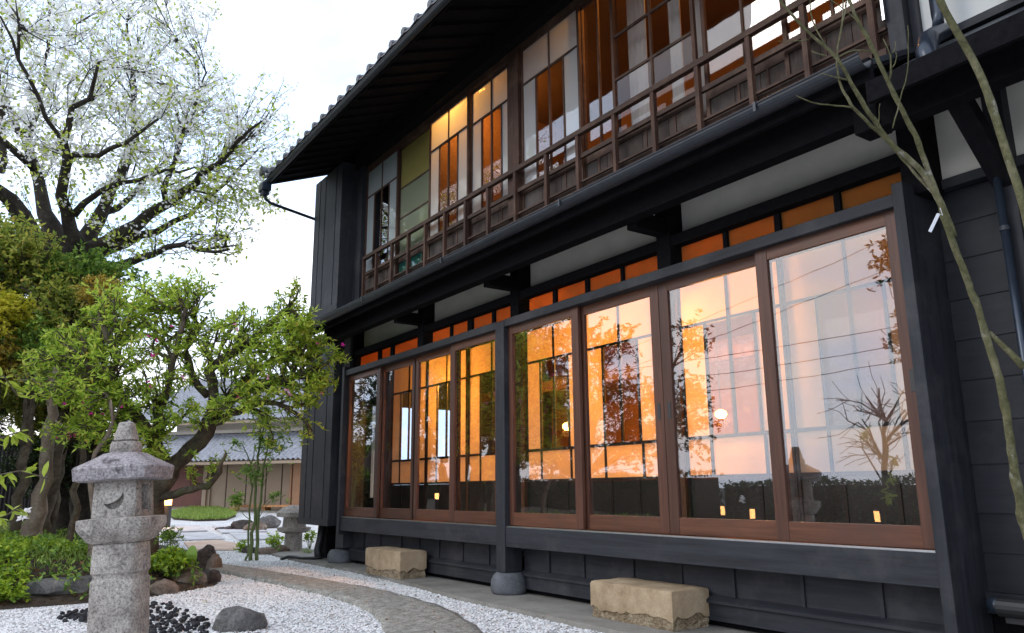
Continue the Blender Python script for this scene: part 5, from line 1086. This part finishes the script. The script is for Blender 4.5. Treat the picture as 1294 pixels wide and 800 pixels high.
# garden lamps
def bollard(x, y, z, h, label, r=0.045):
    e = empty('garden_lamp', (x, y, z), label, 'garden lamp', 'lit bollard lamps in the garden')
    MB().tube([(x,y,z-0.05),(x,y,z+h*0.70)], r, 10).build('post', M['gold'], e); MB().tube([(x,y,z+h*0.70),(x,y,z+h*0.96)], r*0.92, 10).build('lamp_glass', M['gardenglow'], e, smooth=True)
    MB().tube([(x,y,z+h*0.96),(x,y,z+h)], r*1.05, 10).build('cap', M['gold'], e)
p = onG(208, 668); bollard(p[0], p[1], p[2]-0.01, 0.72, 'lit garden lamp on the gravel to the right of the near stone lantern', 0.11)
L = bpy.data.lights.new('lamp_light', 'POINT'); L.energy = 25; L.color = (1, 0.5, 0.18); L.shadow_soft_size = 0.1
lo = bpy.data.objects.new('lamp_light', L); COL.objects.link(lo); lo.location = (p[0]+.2, p[1]-.2, p[2]+0.62)
bollard(-9.2, -7.2, G0, 0.62, 'lit lamp reflected in the third large glass door'); bollard(-10.9, -8.4, G0, 0.62, 'small lit lamp reflected farther off in the third large door'); bollard(-14.6, -4.9, bedz(-14.6,-4.9), 0.5, 'lit lamp reflected in the fourth narrow door'); bollard(-16.0, -4.7, bedz(-16,-4.7), 0.5, 'lit lamp reflected in the third narrow door')
bollard(-7.2, -7.8, G0, 0.60, 'lit lamp reflected low in the rightmost large door')
# small plants by the path
def clump(u, v, d, ru, rv, n, L_, W_, mat, label, name='plant', rd=0.15):
    c = pt(u, v, d); base = pt(u, v+rv, d); base[2] = max(gz(base[0]), bedz(base[0], base[1]))
    e = empty(name, base, label, 'plant'); P = blob(u, v, ru, rv, d, rd, n, 0.2); mb = MB()
    for q in P[::4]: mb.tube([base, (base+q)/2+rng.normal(0,.01,3), q], [0.006,0.004,0.002], 3)
    mb.build('stem', M['stem'], e); tag(npmesh('foliage', *rosettes(P, 6, L_, W_, 0.8), mat, e), kind='stuff')
clump(216, 708, 8.2, 32, 13, 190, 0.075, 0.03, M['l_lime'], 'bright lime-green fern clump on the rock pile', rd=.25)
clump(186, 716, 8.0, 14, 14, 40, 0.06, 0.03, M['l_lime'], 'small lime-green clump just right of the lantern pillar')
clump(214, 678, 8.9, 17, 13, 70, 0.05, 0.022, M['l_mid'], 'dark little shrub behind the lantern platform')
clump(308, 692, 12.3, 12, 8, 40, 0.06, 0.03, M['l_lime'], 'lime-green plant left of the slender tree')
clump(345, 683, 13.2, 14, 10, 50, 0.07, 0.032, M['l_lime'], 'yellow-green plant between the slender tree and far lantern')
clump(392, 678, 12.8, 14, 9, 40, 0.06, 0.03, M['l_lime'], 'low green plant behind the far stone lantern')
clump(345, 695, 12.2, 14, 5, 30, 0.05, 0.02, M['l_mid'], 'low grey-green plant at the foot of the slender tree')
clump(388, 697, 12.0, 10, 5, 24, 0.05, 0.012, M['grass'], 'tuft of grass beside the far stone lantern')
c = pt(243, 700, 8.15); V = [c+CR*0.06*math.cos(t)*1.0+CU*0.085*math.sin(t)-CF*0.02*math.cos(2*t) for t in np.linspace(0, 2*math.pi, 13)[:-1]]
e = empty('plant', (c[0], c[1], bedz(c[0], c[1])), 'single broad dark green leaf standing on the rock pile', 'plant'); MB().add([c-CF*0.02]+V, [(0, i+1, (i+1) % 12+1) for i in range(12)]).build('leaf', M['l_mid'], e); MB().tube([c-CU*0.07, (c[0], c[1], G0+.05)], 0.005, 4).build('stem', M['stem'], e)
c2 = pt(228, 702, 8.2); V = [c2+CR*0.055*math.cos(t)+CU*0.06*math.sin(t) for t in np.linspace(0, 2*math.pi, 13)[:-1]]; MB().add([c2+CF*0.03]+V, [(0, i+1, (i+1) % 12+1) for i in range(12)]).build('leaf', M['l_mid'], e)
# fallen leaves on the gravel
Q = []
while len(Q) < 480:
    x_, y_ = rng.uniform(-13, -4), rng.uniform(-3.4, -0.5)
    if x_ < -8.2 and y_ < bed_front(x_)+.05: continue
    Q.append((x_, y_, gz(x_)+(0.055 if np.interp(x_, PXL, PYL) < y_ < np.interp(x_, PXU, PYU) else 0.022)))
Q = np.array(Q); tag(npmesh('fallen_petals', *leaves(Q, rng.normal(0,1,Q.shape)*[1,1,.1], rng.uniform(.012,.03,len(Q)), 0.014, .2), M['l_brown']), kind='stuff')
for k, (u, v) in enumerate([(190,750),(258,762),(365,773),(392,789),(420,780),(64,773),(196,776),(430,760),(120,715)]):
    p = onG(u, v); o = MB().add([p+np.array([-.03,0,.02]), p+np.array([0,-.018,.026]), p+np.array([.035,0,.02]), p+np.array([0,.018,.018])], [(0,1,2,3)]).build('fallen_leaf', M['l_orange'] if k in (0,6) else M['l_brown'] if k != 1 else M['l_yellow']); rec(o, p)
    tag(o, ['orange leaf at the foot of the rock pile','yellow leaf lying on the gravel below the rock pile','brown leaf on the gravel below the path edge','dark crumpled leaf on the gravel beside the path','brown scrap of leaf on the gravel near the path bend','dark leaf on the gravel left of the lantern','orange leaf among the black pebbles','brown leaf lying on the stone path','dry leaf on the bed left of the lantern'][k], 'leaf', 'fallen leaves on the ground')

# ------------------------------------------------------------------ the far garden
def gpoly(name, pts_, h, mat, label=None, cat=None, group=None, kind=None, inset=0.02):
    P_ = [onG(u, v) for u, v in pts_]; n = len(P_); c = sum(P_)/n
    vs = [(p[0], p[1], gz(p[0])-0.01) for p in P_]+[(p[0], p[1], gz(p[0])+h) for p in P_]
    mb = MB().add(vs, [tuple(range(n, 2*n))]+[(i, (i+1) % n, n+(i+1) % n, n+i) for i in range(n)]); o = mb.build(name, mat); rec(o, (c[0], c[1], gz(c[0]))); tag(o, label, cat, group, kind); return o
FL = [([(190,664),(250,665),(262,672),(206,674)], 'flag', 'long pale slab nearest the far garden lamp'), ([(268,666),(322,666),(338,673),(280,675)], 'flag', 'pale slab left of the dark rocks'), ([(205,676),(268,675),(284,683),(212,685)], 'flag', 'blue-grey slab in the middle of the stepping slabs'),
 ([(290,675),(345,675),(352,682),(302,684)], 'flag', 'pale slab behind the slender tree'), ([(232,687),(275,684),(306,690),(296,697),(240,697)], 'warmflag', 'warm pinkish slab in front of the others'), ([(208,687),(230,686),(236,698),(215,699)], 'flag', 'grey slab at the left of the pinkish one'), ([(256,698),(292,699),(312,694),(306,690),(280,699)], 'warmflag', 'narrow warm slab at the front edge')]
for P_, mt, lb in FL[:6]: gpoly('flagstone', P_, 0.03, M[mt], lb, 'flagstone', 'flat stepping slabs across the far gravel')
gr_pts = [(212,651),(240,644),(270,643),(292,648),(298,653),(285,658),(250,659),(220,657)]
gpoly('grass_mound', gr_pts, 0.04, M['soil'], kind='structure')
P_ = [onG(u, v) for u, v in gr_pts]; cxy = np.mean([p[:2] for p in P_], 0); Q = []
for k in range(9000):
    i = rng.integers(0, len(P_)); a = rng.random(); q = P_[i][:2]*(1-a)+P_[(i+1) % len(P_)][:2]*a; q = cxy+(q-cxy)*math.sqrt(rng.random()); Q.append((q[0], q[1], gz(q[0])+0.03))
Q = np.array(Q); D = rng.normal(0, .4, Q.shape); D[:,2] = 1; tag(npmesh('grass', *leaves(Q, D, rng.uniform(.06, .13, len(Q)), 0.03, .1), M['grass']), kind='stuff')
for k, (u, v, a, b, c, mt) in enumerate([(396,672,0.5,0.35,0.28,'rock'),(306,670,0.28,0.2,0.14,'darkrock'),(322,671,0.3,0.2,0.12,'brownrock'),(290,670,0.16,0.12,0.07,'darkrock'),(278,670,0.12,0.1,0.06,'darkrock'),(338,667,0.30,0.22,0.17,'rock')]):
    if k == 0: continue
    p = onG(u, v); rock('rock', (p[0], p[1], gz(p[0])-0.02), a, b, c, M[mt], ['','dark rock in the row by the far slabs','reddish brown rock in the row by the far slabs','small dark stone at the left of the far row','smallest dark stone at the end of the far row','rounded grey boulder behind the slender tree'][k], 'rock', 60+k, rz=k, group='rocks beyond the slabs')
for k, (u, v) in enumerate([(316,699),(336,701),(356,698)]): p = onG(u, v); rock('rock', (p[0], p[1], gz(p[0])-0.02), 0.18, 0.13, 0.08, M['darkrock' if k == 0 else 'brownrock'], ['dark low stone at the foot of the slender tree','brown low stone right of the slender tree','brown low stone before the far lantern'][k], 'rock', 80+k, rz=k)
# neighbour house
A0 = onG(150, 641); B0 = onG(470, 650); W0 = np.array([A0[0], A0[1]]); W1 = np.array([B0[0], B0[1]]); ex_ = (W1-W0)/np.linalg.norm(W1-W0); ny_ = np.array([-ex_[1], ex_[0]])
if ny_@(CAM[:2]-W0) > 0: ny_ = -ny_
Lw = np.linalg.norm(W1-W0); zg = min(A0[2], B0[2])-0.1
nh = empty('neighbour_house', (*((W0+W1)/2), zg), 'tan house with grey tiled roofs at the far end of the garden', 'house')
def HP(s, n_, z): return (W0[0]+ex_[0]*s+ny_[0]*n_, W0[1]+ex_[1]*s+ny_[1]*n_, z)
def hbox(s0, s1, n0_, n1_, z0, z1): 
    return MB().add([HP(s0,n0_,z0),HP(s1,n0_,z0),HP(s1,n1_,z0),HP(s0,n1_,z0),HP(s0,n0_,z1),HP(s1,n0_,z1),HP(s1,n1_,z1),HP(s0,n1_,z1)], [(0,3,2,1),(4,5,6,7),(0,1,5,4),(1,2,6,5),(2,3,7,6),(3,0,4,7)])
def s_of(u, n_=0.0):
    d = CF+CR*(u-647)/F_PX-CU*(620-400)/F_PX; a = np.array([[d[0], -ex_[0]], [d[1], -ex_[1]]]); b = W0+ny_*n_-CAM[:2]; t, s = np.linalg.solve(a, b); return s, t
def z_at(u, v, n_=0.0):
    s, t = s_of(u, n_); d = CF+CR*(u-647)/F_PX-CU*(620-400)/F_PX; P = CAM+d*t; dep = (P-CAM)@CF; return float(pt(u, v, dep)[2])
zE = z_at(300, 582, -0.9); zE2 = z_at(300, 546, 0.6); zU = z_at(300, 531, 0.4)
hbox(0, Lw, 0, 0.3, zg-0.5, zE+0.25).build('wall', M['housewall'], nh)
for u0, u1 in ((176, 256),): hbox(s_of(u0)[0], s_of(u1)[0], -0.05, 0.0, zg+0.35, z_at(220, 590)).build('sliding_shutter', M['houserust'], nh)
for u0, u1 in ((257, 262), (266, 267), (367, 369), (371, 380)): hbox(s_of(u0)[0], s_of(u1)[0], -0.07, -0.001, zg+0.1, zE+0.1).build('post', M['houseorange'] if u0 > 260 and u0 > 300 else M['housewall'], nh)
for u0 in (285, 310, 335, 355): hbox(s_of(u0)[0], s_of(u0)[0]+0.03, -0.012, -0.001, zg+0.3, zE).build('panel_joint', M['oldboard'], nh)
for v0 in (610, 625): hbox(s_of(262)[0], s_of(372)[0], -0.010, -0.001, z_at(310, v0), z_at(310, v0)+0.02).build('panel_joint', M['housewall'], nh)
hbox(0, Lw, -0.6, 0.0, zg-0.3, zg+0.22).build('plinth', M['apron'], nh)
hbox(s_of(200)[0], Lw, 0.61, 0.9, zE, zU+0.3).build('upper_wall', M['houseupper'], nh)
def tiled(n0_, z0_, n1_, z1_, rows, cols, name, s0=0, s1=None):
    s1 = s1 or Lw; vs = []; fs = []; cw = (s1-s0)/cols; q = 6; nc = cols*q+1
    for r in range(rows):
        for e_ in (0, 1):
            t = (r+e_)/rows; zz = z0_+(z1_-z0_)*t+(0.035 if e_ == 0 else 0.0)
            for c in range(nc): ph = (c % q)/q; vs.append(HP(s0+cw*c/q, n0_+(n1_-n0_)*t, zz+0.028*math.sin(2*math.pi*ph)))
        b = r*2*nc
        for c in range(nc-1): fs.append((b+c, b+c+1, b+nc+c+1, b+nc+c))
        if r:
            for c in range(nc-1): fs.append((b-nc+c, b-nc+c+1, b+c+1, b+c))
    o = npmesh(name, vs, fs, M['rooftile'], nh); o['kind'] = 'stuff'
    hbox(s0, s1, n0_-0.02, n0_+0.05, z0_-0.10, z0_-0.02).build('eave_board', M['housewall'], nh); return o
tiled(-0.9, zE, 0.6, zE2, 13, int(Lw/0.17), 'roof_tiles')
hbox(0, Lw, 0.45, 0.62, zE2, zE2+0.10).build('roof_ridge', M['houseupper'], nh)
tiled(-0.1, zU, 3.2, zU+1.9, 20, int(Lw/0.17), 'roof_tiles')
# bench and potted plant before the far wall
bs0, bs1 = s_of(288, -0.95)[0], s_of(384, -0.95)[0]; zb0 = zg+0.22
be = empty('bench', HP((bs0+bs1)/2, -0.4, zb0), 'low orange wooden bench against the far tan wall', 'bench')
hbox(bs0, bs1, -0.6, -0.2, z_at(330,638,-.4)-0.06, z_at(330,638,-.4)).build('seat', M['bench'], be)
for u in (298, 338, 372): hbox(s_of(u-2,-.4)[0], s_of(u+2,-.4)[0], -0.55, -0.25, zb0, z_at(330,638,-.4)-0.06).build('leg', M['bench'], be)
pp = HP(s_of(300,-.9)[0], -0.9, zg+0.2); sp = float((np.array(pp)-CAM)@CF)/F_PX
pe = empty('potted_plant', pp, 'potted green plant in front of the far bench', 'potted plant')
MB().rings([[(pp[0]+r_*sp*math.cos(2*math.pi*k/12), pp[1]+r_*sp*math.sin(2*math.pi*k/12), pp[2]+z_*sp) for k in range(12)] for r_, z_ in ((2.5,0),(4.5,3),(4.5,8),(3.5,9))]).build('pot', M['pot'], pe, smooth=True)
P_ = np.array(pp)+np.array([0,0,15*sp])+rng.normal(0, 1, (60,3))*4*sp; tag(npmesh('foliage', *rosettes(P_, 5, 0.13, 0.06, 0.7), M['l_mid'], pe), kind='stuff')
MB().tube([pp, (pp[0], pp[1], pp[2]+14*sp)], 0.6*sp, 5).build('stem', M['stem'], pe)
# black bamboo fence at the left
f0, f1 = pt(-60, 600, 14.5), pt(120, 600, 14.5); fe = empty('bamboo_fence', (f0[0], f0[1], gz(f0[0])), 'black bamboo fence in the shade at the left edge', 'fence')
for k in range(36):
    a = k/35; p = f0+(f1-f0)*a; z0 = bedz(p[0], p[1])-.1; MB().tube([(p[0],p[1],z0),(p[0]+rng.normal(0,.01),p[1],2.05+0.05*rng.random())], 0.036, 6).build('pole', M['fence'], fe)
for z in (0.9, 1.7): MB().bar((f0[0],f0[1],z), (f1[0],f1[1],z), 0.03, 0.05).build('rail', M['fence'], fe)
#PART4
# ------------------------------------------------------------------ the street side of the garden (seen mirrored in the glass)
def mir(u, v, dist):
    d = CF+CR*(u-647)/F_PX-CU*(v-400)/F_PX; d /= np.linalg.norm(d); t0 = 4.2/d[1]; P = CAM+d*t0; return P+d*np.array([1,-1,1])*dist
def mblob(u, v, r, rz_, dist, n, inner=.25):
    P = rng.normal(0, 1, (n,3)); P /= np.linalg.norm(P, axis=1)[:,None]; P *= inner+(1-inner)*rng.random((n,1)); return mir(u, v, dist)+P*np.array([r, r, rz_])
def street_tree(label, base, blobs, L, Wd, mat, bark, r0=0.13, step=0.3, **kw):
    base = np.array(base, float); c = np.vstack(blobs).mean(0); mid = base+np.array([0,0,(c[2]-base[2])*0.45])
    limbs = [([base-np.array([0,0,.1]), mid, c], [r0, r0*.75, r0*.25])]
    for b in blobs: q = b.mean(0); limbs.append(([mid, (mid+q)/2+rng.normal(0,.1,3), q], [r0*.5, r0*.35, r0*.12]))
    return simple_tree('street_tree', label, base, blobs, limbs, L, Wd, mat, bark, 5, step, 'tree', None, 3, **kw)
b = mir(735, 600, 8.5); street_tree('bushy evergreen tree mirrored in the second large glass door', (b[0], b[1], G0), [mblob(690,520,1.1,1.0,8.5,170), mblob(690,440,1.0,.7,8.5,150), mblob(760,500,1.0,1.0,8.5,170), mblob(815,520,.7,.8,8.8,90), mblob(760,430,.8,.4,8.5,60), mblob(660,560,.9,.7,8.2,100), mblob(875,520,.55,.9,8.8,90), mblob(870,430,.4,.5,8.8,34), mblob(700,560,1.0,.8,8.3,150), mblob(800,560,.9,.6,8.5,90)], 0.085, 0.045, M['l_dark'], M['bark'])
b = mir(560, 600, 9.5); street_tree('dense evergreen tree mirrored in the narrow left doors', (b[0], b[1], bedz(b[0], b[1])), [mblob(590,520,1.2,1.0,8,170), mblob(520,500,1.3,1.1,8,180), mblob(560,420,1.2,.6,8,140), mblob(470,500,1.1,1.2,7.5,130)], 0.09, 0.05, M['l_dark'], M['bark'])
b = mir(1150, 600, 7.2); street_tree('small evergreen tree mirrored at the top right of the rightmost door', (b[0]+.3, b[1]-.2, G0), [mblob(1150,330,.45,.4,6.8,70), mblob(1148,420,.3,.35,6.8,34), mblob(1200,300,.8,.6,7,60)], 0.085, 0.042, M['l_dark'], M['bark'], 0.06, 0.2)
tb = mir(1122, 600, 13); tg = np.vstack([mblob(1115,520,1.3,1.1,13,110,.2), mblob(1150,540,.9,.9,13,50,.2), mblob(1085,555,.8,.7,13,40,.2)])
e = empty('bare_street_tree', (tb[0], tb[1], G0), 'leafless young tree mirrored low in the rightmost large door', 'tree')
c = mir(1120, 540, 13); limbs = [([np.array([tb[0],tb[1],G0-.1]), np.array([tb[0],tb[1],1.6]), c, mir(1112,490,13)], [0.09,0.07,0.045,0.015])]+[([np.array([tb[0],tb[1],1.5+.3*k]), mir(u,v,13)], [0.035,0.012]) for k, (u, v) in enumerate([(1090,530),(1150,520),(1140,500),(1095,500)])]
A, par_, rad, chains, tips, n0 = grow(limbs, tg, 0.22, 0.007, 0.4, 1.0, 0.3); tree_mesh(limbs, A, rad, chains, n0, 0.22, 'trunk', M['bark'], e, (6, 3))
# clipped hedge along the street
def hedge(x0, x1, y0, y1, h, label, n, mat):
    e = empty('hedge', ((x0+x1)/2, (y0+y1)/2, G0), label, 'hedge'); MB().box(x0+.1, x1-.1, y0+.1, y1-.1, 0, h-.12).build('core', M['soil'], e)
    P = np.stack([rng.uniform(x0, x1, n), rng.uniform(y0, y1, n), rng.uniform(0.1, h, n)], 1); k = rng.random(n)
    P[k < .55, 1] = y1-rng.random((k < .55).sum())*.1; P[k > .7, 2] = h-rng.random((k > .7).sum())*.12; P[:,2] += 0.06*np.sin(P[:,0]*2.3)*(P[:,2] > h-.2)
    tag(npmesh('foliage', *rosettes(P, 5, 0.10, 0.05, 0.3), mat, e), kind='stuff')
hedge(-30, -12.5, -10.4, -9.4, 1.35, 'dark clipped hedge along the street at the far side of the garden', 2600, M['l_dark']); hedge(-12.2, -2.0, -10.6, -9.8, 1.15, 'lower dark hedge mirrored across the feet of the large doors', 2200, M['l_dark'])
def wire(name, a, b, sag, label, r=0.012):
    a = np.array(a, float); b = np.array(b, float); o = MB().tube([a+(b-a)*t-np.array([0,0,sag*4*t*(1-t)]) for t in np.linspace(0,1,17)], r, 4).build(name, M['cable']); rec(o, a); tag(o, label, 'power line', 'overhead lines along the street'); return o
def pole(x, y, h, label):
    e = empty('utility_pole', (x, y, 0), label, 'utility pole'); MB().tube([(x,y,-.1),(x,y,h)], [0.15,0.10], 10).build('pole', M['apron'], e, smooth=True)
    for z in (h-.5, h-1.3): MB().bar((x-.7,y+.3,z), (x+.7,y-.3,z), .08, .08).build('cross_arm', M['gutter'], e)
pole(-26, -16.3, 6.2, 'short concrete utility pole at the far end of the street'); pole(0, -27.5, 8.6, 'concrete utility pole across the street'); pole(3.5, -16.8, 11.5, 'tall concrete utility pole nearest the garden')
for k, (za, zb) in enumerate([(5.7,8.1),(5.0,7.5),(4.4,7.0)]): wire('power_line', (-26,-16.3,za), (0,-27.5,zb), 0.5, ['highest wire of the three running along the street','middle wire of the three running along the street','lowest wire of the three running along the street'][k])
wire('power_line', (-26,-16.3,5.9), (3.5,-16.8,11), 0.6, 'rising service wire, upper one to the tall pole', 0.009); wire('power_line', (-26,-16.3,5.2), (3.5,-16.8,10.2), 0.7, 'rising service wire, lower one to the tall pole', 0.009)
M['carwhite'] = plain('silver_car_paint', (0.45,0.46,0.48), 0.25, 0.3, namp=.02); M['cardark'] = plain('dark_blue_car_paint', (0.03,0.04,0.07), 0.25, 0.3, namp=.02); M['tyre'] = plain('tyre_rubber', (0.02,0.02,0.02), .8); M['carglass'] = plain('dark_car_glass', (0.02,0.025,0.03), .05); M['hl'] = plain('headlamp_glass', (0.6,0.6,0.6), .1); M['tail'] = plain('red_tail_lamp', (0.4,0.02,0.02), .2)
def car(x, y, z, rz, mat, label):
    e = empty('parked_car', (x, y, z), label, 'car'); e.rotation_euler[2] = rz; WL[e.name] = np.array([0,0,0.])
    side = [(-2.1,0.45),(-2.12,0.75),(-1.95,0.95),(-1.2,1.02),(-0.55,1.42),(0.75,1.46),(1.55,1.05),(2.0,0.98),(2.1,0.6),(2.05,0.3),(-2.0,0.3)]
    rings = [[(a*k2, yy, 0.02+b*k3) for a, b in side] for yy, k2, k3 in ((-0.84,.95,.97),(-0.80,1,1),(0.80,1,1),(0.84,.95,.97))]
    MB().rings(rings).build('body', mat, e, bevel=0.03)
    for s in (-1, 1):
        MB().add([(-1.08,s*.86,1.03),(-0.5,s*.86,1.36),(0.12,s*.86,1.38),(0.12,s*.86,1.03)], [(0,1,2,3)]).build('side_window', M['carglass'], e); MB().add([(0.18,s*.86,1.03),(0.18,s*.86,1.38),(0.72,s*.86,1.38),(1.35,s*.86,1.05)], [(0,1,2,3)]).build('side_window', M['carglass'], e)
        for wx in (-1.3, 1.3):
            w = MB().tube([(wx,s*.70,.32),(wx,s*.87,.32)], .32, 18).build('wheel', M['tyre'], e); MB().tube([(wx,s*.80,.32),(wx,s*.885,.32)], .19, 12).build('rim', M['steel'], w)
        MB().box(-2.14,-2.06,s*.55-.14,s*.55+.14,.68,.80).build('headlight', M['hl'], e); MB().box(2.06,2.12,s*.62-.12,s*.62+.12,.72,.88).build('tail_light', M['tail'], e)
    MB().add([(-1.17,-.7,1.05),(-1.17,.7,1.05),(-.6,.62,1.42),(-.6,-.62,1.42)], [(0,1,2,3)]).build('windscreen', M['carglass'], e); MB().add([(1.53,-.7,1.08),(1.53,.7,1.08),(.82,.62,1.45),(.82,-.62,1.45)], [(0,1,2,3)]).build('rear_window', M['carglass'], e)
b = mir(1150, 612, 13); car(b[0], -15.5, -0.02, R(5), M['carwhite'], 'silver car parked across the street beyond the hedge'); car(-19, -13.2, -0.02, R(-8), M['cardark'], 'dark blue car parked on the street behind the taller hedge')
def far_house(x, y, w, dp, h, mat, label):
    e = empty('street_house', (x, y, 0), label, 'house'); MB().box(x-w/2, x+w/2, y-dp/2, y+dp/2, -.1, h).build('wall', mat, e)
    MB().add([(x-w/2-.4,y-dp/2-.4,h),(x+w/2+.4,y-dp/2-.4,h),(x+w/2+.4,y+dp/2+.4,h),(x-w/2-.4,y+dp/2+.4,h),(x-w/2,y,h+1.4),(x+w/2,y,h+1.4)], [(0,3,2,1),(0,1,5,4),(2,3,4,5),(1,2,5),(3,0,4)]).build('roof', M['rooftile'], e)
    for k in range(3): wn = MB().box(x-w*.3+k*w*.3-.5, x-w*.3+k*w*.3+.5, y+dp/2, y+dp/2+.05, 1.0, 2.1).build('window', M['carglass'], e)
for nm, lb, ct in (('ground', 'dark street surface beyond the garden', 'ground'), ('gravel_garden', 'white gravel ground of the whole garden', 'ground'), ('planting_bed', 'raised dark soil bed at the left under the trees', 'planting bed'),
    ('gravel', 'loose white gravel stones beside the curved path', 'gravel'), ('garden_path', 'curved grey-brown aggregate path through the white gravel', 'path'), ('stone_apron', 'grey stone apron along the foot of the townhouse', 'pavement'),
    ('ground_cover', 'bright green ground cover on the bed left of the lantern', 'ground cover'), ('grass_tufts', 'thin grass growing on the shaded bed', 'grass'), ('leaf_litter', 'dry brown leaves scattered on the soil bed', 'leaf litter'),
    ('low_foliage', 'low lime-green foliage at the front of the bed', 'ground cover'), ('low_foliage.001', 'low mid-green foliage in the shade of the bed', 'ground cover'), ('fallen_petals', 'tiny dry leaf scraps on the gravel and the path', 'leaf litter'),
    ('grass_mound', 'low grassy mound near the far house', 'grass mound'), ('grass', 'short bright grass on the low mound near the far house', 'grass')):
    if nm in bpy.data.objects: tag(bpy.data.objects[nm], lb, ct)
